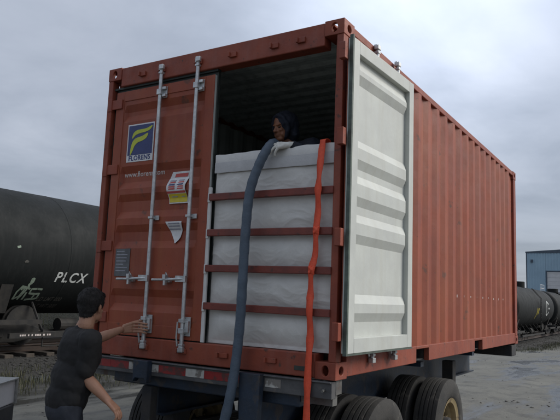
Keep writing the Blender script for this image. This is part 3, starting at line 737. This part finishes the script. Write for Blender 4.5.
for j in range(41):
    for i in range(P+1):
        x = -2.34+2.24*i/P; y = .09+5.6*j/40; e = min(1, i/2, (P-i)/2, j/1.5, (40-j)/2)
        bg2.v.append((x, y, 1.37+.62*max(.0, e)**.5+noise.noise((x*2, y*2, 0))*.05*e))
bg2.f = [(j*(P+1)+i, j*(P+1)+i+1, (j+1)*(P+1)+i+1, (j+1)*(P+1)+i) for j in range(40) for i in range(P)]; bg2.m = [0]*len(bg2.f)
bg2.build('bag_body', LINER, liner, smooth=True, fixn=False, ang=180)
ordn = ('topmost red-brown steel bar holding back the white liner', 'second red-brown steel bar from the liner top', 'third red-brown steel bar from the liner top', 'lowest red-brown steel bar, just above the door sill')
for z, lb in zip(BARZ, ordn):
    t = random.uniform(-.006, .006)
    b = MB().prism([(-1.162, z-.027+t), (-.052, z-.027-t), (-.052, z+.027-t), (-1.162, z+.027+t)], 1, -.012, .032)
    tag(b.build('bulkhead_bar', BARM, bevel=.005), lb, 'steel bar', 'bars across the liner')

def spline(P, k=8):
    P = [Vector(p) for p in P]; P = [2*P[0]-P[1]]+P+[2*P[-1]-P[-2]]; o = []
    for i in range(1, len(P)-2):
        p0, p1, p2, p3 = P[i-1:i+3]
        for s in range(k):
            t = s/k; o.append(.5*((2*p1)+(p2-p0)*t+(2*p0-5*p1+4*p2-p3)*t*t+(3*p1-p0-3*p2+p3)*t**3))
    return o+[P[-2]]
hp = spline([(-.70, .55, 2.30), (-.63, .34, 2.62), (-.600, .15, 2.80), (-.592, .065, 2.905), (-.602, -.005, 2.885), (-.650, -.062, 2.74), (-.705, -.095, 2.52), (-.724, -.10, 2.22), (-.730, -.10, 1.86), (-.738, -.10, 1.50), (-.765, -.11, 1.14), (-.825, -.13, .80), (-.93, -.17, .40), (-1.05, -.30, .09), (-1.35, -.62, .055), (-2.1, -1.1, .055), (-3.2, -1.3, .055), (-4.4, -1.6, .055)], 10)
hose = MB().tube(hp, [.036+.0016*math.sin(i*1.9)+noise.noise((i*.2, 0, 0))*.002 for i in range(len(hp))], 18)
tag(hose.build('blue_hose', HOSE, smooth=True), 'blue hose hanging from the gloved hand down over the liner', 'hose')

strap = tag(empty('orange_strap', (-.19, -.03, .3)), 'orange webbing strap hanging down the liner beside the right-hand post'.replace('right-hand post', 'open door'), 'strap')
SP = [(-.150, .11, 2.80), (-.152, .085, 2.885), (-.154, .02, 2.893), (-.157, .006, 2.84), (-.159, -.018, 2.66), (-.161, -.030, 2.51), (-.165, -.012, 2.37), (-.167, -.030, 2.215), (-.176, -.014, 2.06), (-.195, -.030, 1.94), (-.203, -.016, 1.80), (-.200, -.030, 1.66), (-.198, -.010, 1.50), (-.196, -.028, 1.30), (-.193, -.036, 1.15), (-.191, -.04, .92), (-.187, -.05, .65), (-.20, -.055, .42)]
sp = spline(SP, 8); sm = MB()
for i, p in enumerate(sp):
    tw = .35*math.sin(i*.23)+.5*noise.noise((i*.13, 3, 0)); wv = .029*(1+.16*noise.noise((i*.25, 0, 8)))
    for bz in BARZ: wv *= 1-(.30 if bz in BARZ[1:3] else .08)*math.exp(-((p.z-bz+.06)/.035)**2)
    a = Vector((math.cos(tw), -abs(math.sin(tw))*.8, 0))*wv
    d = Vector((0, -.0035, 0)) if p.z < 2.87 else Vector((0, 0, .0035))
    sm.v += [p-a, p+d*.12, p+a]
sm.f = [(3*i+k, 3*i+k+1, 3*i+k+4, 3*i+k+3) for i in range(len(sp)-1) for k in range(2)]; sm.m = [0]*len(sm.f)
wb = sm.build('webbing', ORANGE, strap, smooth=True, fixn=False, ang=180); so = wb.modifiers.new('s', 'SOLIDIFY'); so.thickness = .003; so.offset = 0
for z in BARZ[1:3]:
    x = min(sp, key=lambda p: abs(p.z-z)).x
    k = MB(); k.limb([(x-.018, -.026, z+.018), (x+.008, -.034, z-.002), (x+.016, -.028, z-.03)], [.011, .014, .010]); k.limb([(x+.018, -.024, z+.02), (x-.014, -.032, z-.018)], [.010, .011])
    organic('knot', k, .005, ORANGE, strap, 2, lambda c: noise.noise(c*60)*.003)

# ------------------------------------------------------------------ trailer
tr = tag(empty('container_trailer', (-W/2, 3, 0)), 'dirty dark blue container trailer with dual wheels under the red container', 'trailer')
for sx in (-1, 1):
    xc = -W/2+sx*.5
    fb = MB().box(xc-.07, xc+.07, .16, 6.03, 1.115, 1.135).box(xc-.07, xc+.07, .16, 6.03, .74, .76).box(xc-.008, xc+.008, .16, 6.03, .76, 1.115)
    fb.build('main_beam', CHBLUE, tr)
rb = MB().box(-W+.30, -.30, .055, .33, .985, 1.185); rb.build('rear_bolster', CHBLUE, tr, bevel=.01)
MB().box(-W+.02, -.02, 5.72, 6.02, 1.03, 1.185).build('front_bolster', CHDARK, tr, bevel=.01)
for y in (1.0, 2.0, 3.3, 4.6): MB().box(-W/2-.50, -W/2+.50, y-.05, y+.05, .80, 1.10).build('cross_beam', CHBLUE, tr)
for y in (2.05, 3.9): MB().box(-W+.1, -.1, y-.045, y+.045, 1.14, 1.185).build('cross_beam', CHBLUE, tr)
bm_ = MB().box(-W+.03, -.02, -.012, .054, 1.075, 1.192); bm_.box(-W+.03, -.02, -.030, -.012, 1.180, 1.192)
bumper = bm_.build('rear_bumper', BUMP_, tr, bevel=.006)
tapes = [(-2.33, -2.12, 0), (-2.118, -1.905, 0), (-1.903, -1.815, 1), (-1.668, -1.575, 1), (-1.573, -1.293, 0), (-1.291, -1.110, 1), (-1.108, -.770, 0), (-.768, -.745, 1), (-.552, -.42, 1)]
for a, b, w in tapes: MB().box(a, b, -.0145, -.0125, 1.108, 1.168).build('reflective_tape', TAPEW if w else TAPER, bumper)
for x0, x1, z0 in ((-1.800, -1.640, 1.055), (-.742, -.560, .45)):
    up = MB().prism([(x0, 1.197), (x1, 1.197), (x1-.005, 1.02), (x1-.03, z0), (x0+.03, z0), (x0+.005, 1.02)], 1, -.075, -.014)
    up.build('guard_upright', CHBLUE, tr, bevel=.006)
MB().box(-1.77, -1.67, .02, .10, .45, .985).build('guard_upright', CHDARK, tr, bevel=.006)
MB().box(-2.2, -.24, -.07, .03, .42, .54).build('underride_bar', CHBLUE, tr, bevel=.008)
for x in (-W+.081, -.081):
    for y in (.089, LEN-.089):
        m = MB().box(x-.06, x+.06, y-.055 if y > 1 else y-.03, y+.055, 1.10, 1.199).box(x-.03-(.25 if x > -1 else 0), x+.03+(.25 if x < -1 else 0), y-.02, y+.05, 1.02, 1.12); m.lathe([(0, .022), (.06, .022), (.08, .035), (.10, .02)], 'z', (x, y, 1.12), 12)
        m.tube([(x, y-.05, 1.15), (x+.01, y-.14, 1.13)], .010, 6)
        m.build('twist_lock', GREY, tr)
# suspension
AX = (1.00, 2.76); WZ = .478
for sx in (-1, 1):
    su = MB(); xs = -W/2+sx*.5
    for y in (.42, 1.88, 3.34): su.prism([(y-.12, .745), (y+.12, .745), (y+.05, .42), (y-.05, .42)], 0, xs-.05, xs+.05)
    for ya in AX:
        for k in range(4): su.box(xs-.04, xs+.04, ya-.55+k*.08, ya+.55-k*.08, .55+k*.02, .568+k*.02)
    su.build('suspension', CHDARK, tr)
def wheel(cx, cy, cz, outward, parent):          # outward: +1 dish faces +x
    hub = MB().lathe([(-.10, .05), (-.10, .14), (.0, .14), (.02, .11), (.11, .10), (.12, .06), (.122, .01)] if outward > 0 else [(-.122, .01), (-.12, .06), (-.11, .10), (-.02, .11), (0, .14), (.10, .14), (.10, .05)], 'x', (cx, cy, cz), 24)
    w = hub.build('wheel', CHDARK, parent, smooth=True, origin=(cx, cy, cz))
    hw, ro = .128, .492
    sd = [(-hw+.02, .292), (-hw, .315), (-hw-.008, .36), (-hw-.006, .42), (-hw+.006, .465), (-hw+.016, .487), (-hw+.03, ro-.004)]
    tread = []
    for k in range(5):
        a = -.098+k*.0425; b = a+.028
        tread += [(a-.002, ro-.014), (a, ro-.002*abs(k-2)), (b, ro-.002*abs(k-2)), (b+.002, ro-.014)]
    prof = sd+tread+[(-a, q) for a, q in reversed(sd)]+[(hw-.03, .285), (-hw+.03, .285), (-hw+.02, .292)]
    t = MB(); n = 56; vs = []
    for a, q in prof:
        for k in range(n): vs.append((cx+a, cy+q*math.cos(2*math.pi*k/n), cz+q*math.sin(2*math.pi*k/n)))
    fs = [(i*n+k, i*n+(k+1) % n, (i+1)*n+(k+1) % n, (i+1)*n+k) for i in range(len(prof)-1) for k in range(n)]
    t.add(vs, fs); t.build('tyre', TYRE, w, smooth=True, origin=(cx, cy, cz), ang=50)
    s = outward
    rp = [(-.115*s, .290), (-.118*s, .300), (-.10*s, .288), (-.02*s, .262), (.0*s, .250), (.05*s, .235), (.112*s, .255), (.122*s, .296), (.125*s, .300), (.120*s, .288), (.105*s, .262), (.03*s, .222), (-.045*s, .205), (-.055*s, .15), (-.055*s, .11)]
    rm = MB(); rp = [(a, q) for a, q in rp]; vs = []
    for a, q in rp:
        for k in range(40): vs.append((cx+a, cy+q*math.cos(2*math.pi*k/40), cz+q*math.sin(2*math.pi*k/40)))
    rm.add(vs, [(i*40+k, i*40+(k+1) % 40, (i+1)*40+(k+1) % 40, (i+1)*40+k) for i in range(len(rp)-1) for k in range(40)])
    for k in range(5):                           # cast spokes
        a = 2*math.pi*k/5+.3; d = Vector((0, math.cos(a), math.sin(a))); tt = Vector((0, -math.sin(a), math.cos(a)))
        rm.obox(Vector((cx+s*.0, cy, cz))+d*.175, Vector((.035, 0, 0)), d*.075, tt*.035)
    for k in range(10):
        a = 2*math.pi*k/10; d = Vector((0, math.cos(a), math.sin(a))); c = Vector((cx-s*.04, cy, cz))+d*.165
        rm.tube([c, c+Vector((s*.03, 0, 0))], .014, 6)
    rm.build('rim', RIM, w, smooth=True, origin=(cx, cy, cz), ang=35)
    return w
w_out = wheel(-.160, AX[0], WZ, 1, tr); w_in = wheel(-.470, AX[0], WZ, -1, tr)
w_lout = wheel(-W+.160, AX[0], WZ, -1, tr); w_lin = wheel(-W+.470, AX[0], WZ, 1, tr)
def copy_part(o, shift, parent):
    c = o.copy(); COL.objects.link(c); c.parent = parent; c.matrix_parent_inverse = o.matrix_parent_inverse.copy(); c.location = o.location+Vector(shift); WPOS[c.name] = WPOS[o.name]+Vector(shift)
    for ch in o.children:
        d = ch.copy(); COL.objects.link(d); d.parent = c; d.matrix_parent_inverse = ch.matrix_parent_inverse.copy(); WPOS[d.name] = WPOS[ch.name]+Vector(shift)
for w in (w_out, w_in, w_lout, w_lin): copy_part(w, (0, AX[1]-AX[0], 0), tr)
for y in AX: MB().tube([(-W+.2, y, WZ), (-.2, y, WZ)], .065, 14).build('axle', CHDARK, tr, smooth=True)
for x in (-.52, -W+.52):
    lg = MB().box(x-.07, x+.07, 4.25, 4.39, .62, 1.02).box(x-.05, x+.05, 4.27, 4.37, .50, .62).box(x-.10, x+.10, 4.22, 4.42, .44, .50)
    lg.build('landing_leg', CHDARK, tr, bevel=.008)

# ------------------------------------------------------------------ white cabinet at the frame edge
cbn = tag(empty('equipment_cabinet', (-3.25, -.60, 0)), 'white sheet metal cabinet with grey edge trim on a dark base, behind the man', 'cabinet')
ca, sa = math.cos(R(32)), math.sin(R(32))
def CT(a, b, z): return (-2.945+a*ca-b*sa, -.59+a*sa+b*ca, z-.045)   # a along the front face, b backwards
def CB(m, a0, a1, b0, b1, z0, z1):
    c = [CT(a, b, z) for z in (z0, z1) for a, b in ((a0, b0), (a1, b0), (a1, b1), (a0, b1))]
    m.add(c, [(0,3,2,1),(4,5,6,7),(0,1,5,4),(1,2,6,5),(2,3,7,6),(3,0,4,7)]); return m
CB(MB(), -.85, .02, 0, .55, .735, .945).build('housing', CAB, cbn, bevel=.012)
tm = MB(); CB(tm, -.87, .04, -.015, .565, .946, .962); CB(tm, .021, .04, -.015, .0, .73, .945); CB(tm, .021, .04, .53, .565, .73, .945)
tm.build('edge_trim', ALU, cbn, bevel=.003)
CB(MB(), -.83, .03, .02, .53, .22, .734).build('base', CABD, cbn, bevel=.01)
for a in (-.30, -.10, -.02): CB(MB(), a-.016, a+.016, -.012, .019, .63, .675).build('latch', GALV, cbn, bevel=.004)
for a, b in ((-.75, .08), (-.75, .47), (-.05, .08), (-.05, .47)):
    c = CT(a, b, .155); MB().lathe([(-.04, .05), (-.04, .11), (.04, .11), (.04, .05)], 'x', c, 20).build('caster', CABD, cbn, smooth=True)
    CB(MB(), a-.02, a+.02, b-.02, b+.02, .10, .222).build('caster_fork', GALV, cbn)

# ------------------------------------------------------------------ people
def head(mb, c, F, up, s=1.0):                   # skull with jaw, nose, lips, brows, ears; c = head centre, F = facing
    F = Vector(F).normalized(); L = Vector(up).cross(F).normalized(); U = F.cross(L).normalized(); c = Vector(c)
    P = lambda a, b, d: c+(F*a+L*b+U*d)*s
    A = (F, L, U)
    mb.ball(P(-.012, 0, .035), (.096*s, .074*s, .083*s), A, 20)
    mb.ball(P(.022, 0, -.035), (.066*s, .060*s, .072*s), A, 18)
    mb.ball(P(.048, 0, -.092), (.036*s, .040*s, .026*s), A)
    mb.ball(P(.030, .045, -.060), (.045*s, .016*s, .035*s), A); mb.ball(P(.030, -.045, -.060), (.045*s, .016*s, .035*s), A)
    mb.limb([P(.082, 0, .005), P(.101, 0, -.028)], [.010*s, .014*s]); mb.ball(P(.092, .012, -.032), .009*s); mb.ball(P(.092, -.012, -.032), .009*s)
    mb.ball(P(.076, 0, .022), (.016*s, .050*s, .010*s), A)
    mb.ball(P(.082, 0, -.056), (.012*s, .024*s, .006*s), A); mb.ball(P(.080, 0, -.068), (.012*s, .021*s, .007*s), A)
    for q in (1, -1):
        mb.ball(P(.062, q*.036, -.022), (.024*s, .020*s, .018*s), A)
        ea = (F*.9-U*.25).normalized(); eo = (L*q*.9-F*.45).normalized()
        mb.ball(P(-.010, q*.076, -.008), (.017*s, .009*s, .031*s), (ea, eo, U)); mb.ball(P(-.014, q*.083, .002), (.016*s, .006*s, .022*s), (ea, eo, U))
        mb.ball(P(.0, q*.074, -.034), (.009*s, .007*s, .011*s), A)
    mb.limb([P(-.022, 0, -.05), P(-.030, 0, -.135)], [.056*s, .056*s])
    return P, A
def hand(mb, pts, rad=.0088):                    # list of finger polylines
    for p in pts:
        n = len(p); mb.limb(p, [rad*(1.06-.22*i/(n-1)) for i in range(n)])

# -- man at the door
Fm = Vector((.365, .923, 0)).normalized(); Lm = Vector((-Fm.y, Fm.x, 0)); Cm = Vector((-1.717, -.722, 0))
PM = lambda l, fw, z: Cm+Lm*l+Fm*fw+Vector((0, 0, z))
man = tag(empty('person', (Cm.x, Cm.y, 0)), 'man in a charcoal T-shirt gripping a lock rod of the closed door', 'person')
body = MB()
Fh = Vector((-.24, .96, -.10)); upm = Vector((.02, .12, .99))
hc = PM(-.005, .075, 1.622)
PH, AH = head(body, hc, Fh, upm, 1.02)
SL_, SR_ = PM(.185, .02, 1.395), PM(-.185, .02, 1.395)
EL, WL = Vector((-1.905, -.425, 1.352)), Vector((-1.842, -.195, 1.435))
ER, WR = Vector((-1.585, -.760, 1.145)), Vector((-1.395, -.700, .990))
body.limb([PM(0, .045, 1.50), PM(0, .015, 1.40)], [.060, .075])
body.limb([SL_, EL*.5+SL_*.5+Vector((0, 0, -.01)), EL, EL*.55+WL*.45, WL], [.055, .047, .040, .041, .027])
body.limb([SR_, ER*.5+SR_*.5, ER, ER*.6+WR*.4, WR], [.055, .048, .041, .043, .028])
body.limb([PM(.15, .02, 1.38), PM(-.15, .02, 1.38)], [.07, .07])
body.ball(PM(0, .02, 1.28), (.155, .105, .17), (Lm, Fm, Vector((0, 0, 1)))); body.ball(PM(0, -.03, 1.08), (.145, .10, .17), (Lm, Fm, Vector((0, 0, 1)))); body.ball(PM(0, -.06, .95), (.155, .115, .12), (Lm, Fm, Vector((0, 0, 1))))
KN = {}
for q in (1, -1):
    hip, kn, an = PM(q*.09, -.06, .92), PM(q*.115, .04+(.06 if q > 0 else -.03), .49), PM(q*.13, .0+(.08 if q > 0 else -.07), .085)
    KN[q] = (hip, kn, an); body.limb([hip, (hip+kn)/2, kn, kn*.65+an*.35, an], [.085, .072, .054, .053, .036])
# left hand on the lock rod
palm = [Vector((-1.838, -.165, 1.440)), Vector((-1.812, -.112, 1.452))]
for dz in (-.030, -.010, .011, .034): body.limb([palm[0]+Vector((0, 0, dz*.7)), palm[1]+Vector((0, 0, dz))], [.016, .014])
fg = []
for i, z in enumerate((1.487, 1.464, 1.441, 1.420)):
    k = (0, .004, .001, -.006)[i]
    fg.append([(-1.810, -.108, z), (-1.785, -.060-.006, z+.002), (-1.756, -.046+k*.3, z-.002), (-1.734+k, -.022, z-.006), (-1.748, .004, z-.008)])
# front-side grip: fingers pass in front of the rod
fg = [[(p[0], p[1]+(-.0), p[2]) for p in q] for q in ([(-1.812, -.110, z), (-1.786, -.064, z+.003), (-1.762, -.040, z), (-1.738+d, -.030, z-.004), (-1.727+d, -.010, z-.007)] for z, d in ((1.490, .0), (1.465, .007), (1.440, .003), (1.417, -.007)))]
hand(body, fg, .0090)
hand(body, [[(-1.832, -.150, 1.458), (-1.822, -.095, 1.492), (-1.800, -.050, 1.506), (-1.784, -.018, 1.508)]], .0105)
# right hand, loosely curled
dW = (WR-ER).normalized(); sideR = dW.cross(Vector((0, 0, 1))).normalized(); nR = sideR.cross(dW).normalized()
kn0 = WR+dW*.085
for a in (-.030, -.010, .010, .030): body.limb([WR+sideR*a*.6, kn0+sideR*a], [.017, .0145])
rf = []
for a, ln in ((-.034, .9), (-.011, 1.0), (.012, .97), (.034, .8)):
    b0 = kn0+sideR*a; rf.append([b0, b0+dW*.036*ln-nR*.010, b0+dW*.058*ln-nR*.030*ln, b0+dW*.062*ln-nR*.052*ln])
hand(body, rf, .0088)
tb = WR+dW*.025-sideR*.025
hand(body, [[tb, tb+dW*.030-sideR*.022-nR*.012, tb+dW*.058-sideR*.024-nR*.026, tb+dW*.075-sideR*.016-nR*.034]], .0108)
organic('body', body, .0050, SKIN, man, 3, origin=(Cm.x, Cm.y, 0))
hair = MB()
hair.ball(PH(-.022, 0, .048), (.108, .089, .092), AH, 22); hair.ball(PH(-.045, 0, -.005), (.068, .074, .070), AH, 18); hair.ball(PH(-.052, 0, -.055), (.042, .056, .040), AH, 16)
hair.ball(PH(.050, 0, .088), (.048, .062, .034), AH, 16); hair.ball(PH(.015, .070, .030), (.020, .014, .034), AH); hair.ball(PH(.015, -.070, .030), (.020, .014, .034), AH)
organic('hair', hair, .006, HAIR, man, 2, lambda c: noise.noise(c*95)*.0045+noise.noise(c*34)*.004, origin=tuple(hc))
ho = bpy.data.objects[[o.name for o in man.children if o.name.startswith('hair')][0]]; hs = MB()
for v in random.sample(list(ho.data.vertices), min(7000, len(ho.data.vertices))):
    p = v.co+hc; q = v.normal
    fl = (Vector((0, 0, -1))-q*q.z*-1+Vector((noise.noise(p*40), noise.noise(p*40+Vector((9, 0, 0))), .3*noise.noise(p*30)))*.9)
    d = (q*.55+fl.normalized()*.8).normalized(); w = d.cross(q).normalized()*.0009; ln = random.uniform(.008, .018)
    b0 = p-q*.002; hs.add([b0-w, b0+w, b0+d*ln*.6+w*.7, b0+d*ln*.6-w*.7, b0+d*ln+q*.001], [(0, 1, 2, 3), (3, 2, 4)])
st_ = hs.build('hair_strands', HAIR, man, origin=tuple(hc), fixn=False); st_['kind'] = 'stuff'
sh = MB(); A3 = (Lm, Fm, Vector((0, 0, 1)))
sh.limb([PM(.13, .02, 1.385), PM(-.13, .02, 1.385)], [.085, .085]); sh.limb([PM(0, .03, 1.435), PM(0, .02, 1.36)], [.074, .11])
sh.ball(PM(0, .015, 1.29), (.198, .152, .19), A3, 22); sh.ball(PM(0, -.025, 1.10), (.190, .148, .20), A3, 22); sh.ball(PM(0, -.050, .98), (.186, .142, .16), A3, 22)
sh.limb([SL_, EL*.62+SL_*.38], [.076, .074]); sh.limb([SR_, ER*.5+SR_*.5, ER*.80+SR_*.20], [.078, .080, .080])
def folds(c):
    d = c-Cm
    return noise.noise((d.x*9+d.z*5, d.y*9, d.z*6))*.008-.006*(1-abs(noise.noise((d.x*9+d.z*4, d.y*9-d.z*5, d.z*2.5+7))))**3+(1-abs(noise.noise((d.x*6-d.z*5, d.y*6+d.z*4, d.z*3+3))))*.009-.005+noise.noise(c*38)*.0018
organic('t_shirt', sh, .0075, SHIRT, man, 5, folds, origin=(Cm.x, Cm.y, .9))
ps = MB(); ps.ball(PM(0, -.06, .90), (.168, .128, .14), A3, 20)
for q in (1, -1):
    hip, kn, an = KN[q]; ps.limb([hip, (hip+kn)/2, kn, kn*.6+an*.4, an+Vector((0, 0, .02))], [.098, .085, .070, .066, .060])
organic('trousers', ps, .009, TROUS, man, 4, folds, origin=(Cm.x, Cm.y, .1))
bt = MB()
for q in (1, -1):
    an = KN[q][2]; bt.limb([Vector((an.x, an.y, .05))-Fm*.05, Vector((an.x, an.y, .055))+Fm*.05, Vector((an.x, an.y, .045))+Fm*.15], [.048, .050, .042]); bt.limb([Vector((an.x, an.y, .06)), Vector((an.x, an.y, .17))], [.05, .052])
organic('boots', bt, .009, BOOT, man, 3, origin=(Cm.x, Cm.y, 0))

# -- worker leaning on the liner inside the container
wk = tag(empty('person', (-.62, .62, 1.98)), 'person in navy hood and white glove leaning over the liner top', 'person')
wb_ = MB(); Fw = Vector((-.30, -.90, -.22)); hcw = Vector((-.745, .410, 3.150))
PW, AW = head(wb_, hcw, Fw, (-.04, -.16, 1), 1.0)
wb_.limb([(-.70, .47, 2.99), (-.66, .56, 2.88)], [.058, .09])
shL, shR = Vector((-.490, .47, 2.960)), Vector((-.855, .56, 2.935))
elL, wrL = Vector((-.300, .235, 2.765)), Vector((-.450, .060, 2.888))
elR, wrR = Vector((-.90, .30, 2.68)), Vector((-.69, .20, 2.72))
for a, b, c in ((shL, elL, wrL), (shR, elR, wrR)): wb_.limb([a, (a+b)/2, b, b*.6+c*.4, c], [.058, .048, .041, .040, .028])
wb_.limb([shL, shR], [.07, .07]); wb_.limb([(-.62, .48, 2.82), (-.61, .60, 2.55), (-.60, .66, 2.28)], [.14, .135, .14])
for x in (-.71, -.50): wb_.limb([(x, .66, 2.24), (x-.02, .40, 2.07), (x, .80, 2.04)], [.085, .06, .045])
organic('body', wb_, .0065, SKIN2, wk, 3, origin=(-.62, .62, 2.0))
for q in (1, -1): MB().ball(PW(.074, q*.031, .000), (.010, .013, .007), AW).build('eye', EYE, wk, smooth=True)
hd = MB(); hd.ball(PW(-.032, 0, .030), (.108, .112, .110), AW, 22); hd.ball(PW(-.045, 0, -.045), (.082, .104, .092), AW, 18)
rg_ = [PW(.030-.012*math.cos(a)*0+.022*max(0, math.cos(a)), .088*math.sin(a), .002+.100*math.cos(a)) for a in [2*math.pi*i/20 for i in range(21)]]
hd.limb(rg_, [.019]*21); hd.limb([PW(-.03, .085, -.08), PW(-.06, 0, -.12), PW(-.03, -.085, -.08)], [.03, .045, .03])
organic('hood', hd, .007, JACK, wk, 3, lambda c: noise.noise(c*18)*.010+noise.noise(c*45)*.003, origin=tuple(hcw))
jk = MB(); jk.limb([shL, shR], [.088, .088]); jk.limb([(-.62, .48, 2.82), (-.61, .60, 2.55), (-.60, .66, 2.30)], [.165, .16, .16]); jk.limb([(-.69, .50, 2.97), (-.66, .56, 2.88)], [.075, .12])
for a, b, c in ((shL, elL, wrL), (shR, elR, wrR)): jk.limb([a, (a+b)/2, b, b*.5+c*.5, c*.92+b*.08], [.078, .068, .060, .050, .038])
organic('jacket', jk, .008, JACK, wk, 4, lambda c: noise.noise(c*16)*.010+noise.noise(c*40)*.003, origin=(-.62, .6, 2.3))
pw = MB()
for x in (-.71, -.50): pw.limb([(x, .66, 2.24), (x-.02, .40, 2.085), (x, .80, 2.06), (x, .95, 2.05)], [.11, .085, .065, .05])
organic('trousers', pw, .01, TROUS, wk, 3, lambda c: noise.noise(c*16)*.008, origin=(-.6, .6, 2.0))
gl = MB()                                        # left glove: fingers over the liner edge, pointing towards the hose
wr = Vector((-.462, .050, 2.888))
gl.limb([wr+Vector((.03, .015, -.002)), wr], [.028, .027])
kn_ = [Vector((-.532, .034, 2.902)), Vector((-.536, .012, 2.896)), Vector((-.530, -.004, 2.880)), Vector((-.518, -.010, 2.862))]
for k in kn_: gl.limb([wr+(k-wr)*.15, k], [.021, .0165])
fing = [[kn_[0], (-.568, .030, 2.903), (-.600, .022, 2.897), (-.624, .012, 2.888)],
        [kn_[1], (-.572, .000, 2.890), (-.600, -.008, 2.876), (-.618, -.006, 2.858)],
        [kn_[2], (-.558, -.014, 2.864), (-.580, -.014, 2.842), (-.592, -.008, 2.822)],
        [kn_[3], (-.536, -.016, 2.842), (-.548, -.014, 2.822), (-.554, -.006, 2.804)]]
hand(gl, fing, .0112)
hand(gl, [[(-.482, .060, 2.892), (-.515, .078, 2.896), (-.545, .088, 2.888), (-.566, .088, 2.878)]], .013)
organic('glove', gl, .0048, GLOVE, wk, 3, lambda c: noise.noise(c*70)*.0016, origin=tuple(wr))
g2 = MB(); g2.limb([wrR, (-.655, .17, 2.735)], [.034, .030])
hand(g2, [[(-.66, .16, 2.76-.02*k), (-.625, .105, 2.765-.02*k), (-.575, .115, 2.765-.02*k), (-.56, .16, 2.76-.02*k)] for k in range(4)], .012)
hand(g2, [[(-.67, .19, 2.765), (-.66, .235, 2.785), (-.62, .255, 2.79)]], .013)
organic('glove', g2, .006, GLOVE, wk, 2, origin=tuple(wrR))
cu = MB(); cu.tube([(-.447, .060, 2.889), (-.405, .098, 2.864)], [.038, .044], 16); cu.build('cuff', JACK, wk, smooth=True)

# ------------------------------------------------------------------ loose stones and weeds
pb = MB()
ico = [(0,0,1),(.9,0,.4),(.28,.85,.4),(-.72,.53,.4),(-.72,-.53,.4),(.28,-.85,.4),(0,0,-.6)]
icf = [(0,1,2),(0,2,3),(0,3,4),(0,4,5),(0,5,1),(6,2,1),(6,3,2),(6,4,3),(6,5,4),(6,1,5)]
def stone(x, y, s, z=None):
    a = random.uniform(0, 6.28); sx, sy, sz = s*random.uniform(.7, 1.4), s*random.uniform(.7, 1.4), s*random.uniform(.4, .9)
    z0 = (gh(x, y) if z is None else z)
    pb.add([(x+(p[0]*math.cos(a)-p[1]*math.sin(a))*sx, y+(p[0]*math.sin(a)+p[1]*math.cos(a))*sy, z0+p[2]*sz) for p in ico], icf)
for i in range(1500):
    x, y = random.uniform(-7, 6), -3+random.random()**1.5*34
    stone(x, y, .005+.018*random.random()**3)
for i in range(24):                             # clods heaped beside the wheel ruts
    t = random.gauss(0, 1); stone(-.2+random.gauss(0, .8), 8.6+random.gauss(0, .7), .012+.035*random.random()**2)
tag(pb.build('loose_stones', STONE, origin=(0, 0, 0), fixn=False), 'loose grey stones scattered over the yard', 'stones', kind='stuff')
pb = MB()
for i in range(14000):
    y = -4+random.random()**1.3*60; x = TX+random.choice((random.uniform(1.2, 3.7), random.uniform(-3, 3.7))); d = x-TX; x += tdx(y)
    z = .17 if abs(d) < 1.7 else .17-.11*(abs(d)-1.7)/.8 if abs(d) < 2.5 else .06-.19*(abs(d)-2.5)/1.1
    stone(x, y, .015+.028*random.random(), z+drop(y)-.006)
tag(pb.build('ballast_stones', mat('ballast_stone', (.050, .047, .042), (.026, .025, .022), 5, .95), origin=(0, 0, 0), fixn=False), 'dark crushed ballast stones around the railway track', 'ballast', kind='stuff')
gw = MB()
for i in range(52000):
    if i % 2: y = 15+random.random()*95; x = TX+tdx(y)+2.8+random.gauss(0, .5)
    else: y = random.uniform(-4, 16); x = TX+3.1+random.gauss(0, .8)
    if noise.noise((x*.6, y*.35, 8)) < -.12: continue
    h = .04+.20*random.random()**2; a = random.uniform(0, 6.28); w = .004+h*.022; dx, dy = math.cos(a), math.sin(a); ln = random.uniform(-.5, .5)*h
    z0 = gh(x, y)-.02
    if i % 10 == 0:
        y = random.uniform(-15, 60); x = -17.6+random.gauss(0, 1.0); z0 = .95+(-17.6-x)*.35; h *= 3
    gw.add([(x-dy*w, y+dx*w, z0), (x+dy*w, y-dx*w, z0), (x+dx*ln*.4+dy*w*.7, y+dy*ln*.4-dx*w*.7, z0+h*.6), (x+dx*ln*.4-dy*w*.7, y+dy*ln*.4+dx*w*.7, z0+h*.6), (x+dx*ln, y+dy*ln, z0+h)], [(0, 1, 2, 3), (3, 2, 4)])
tag(gw.build('weeds', GRASS, origin=(0, 0, 0), fixn=False), 'low dry weeds along the foot of the track bed', 'weeds', kind='stuff')
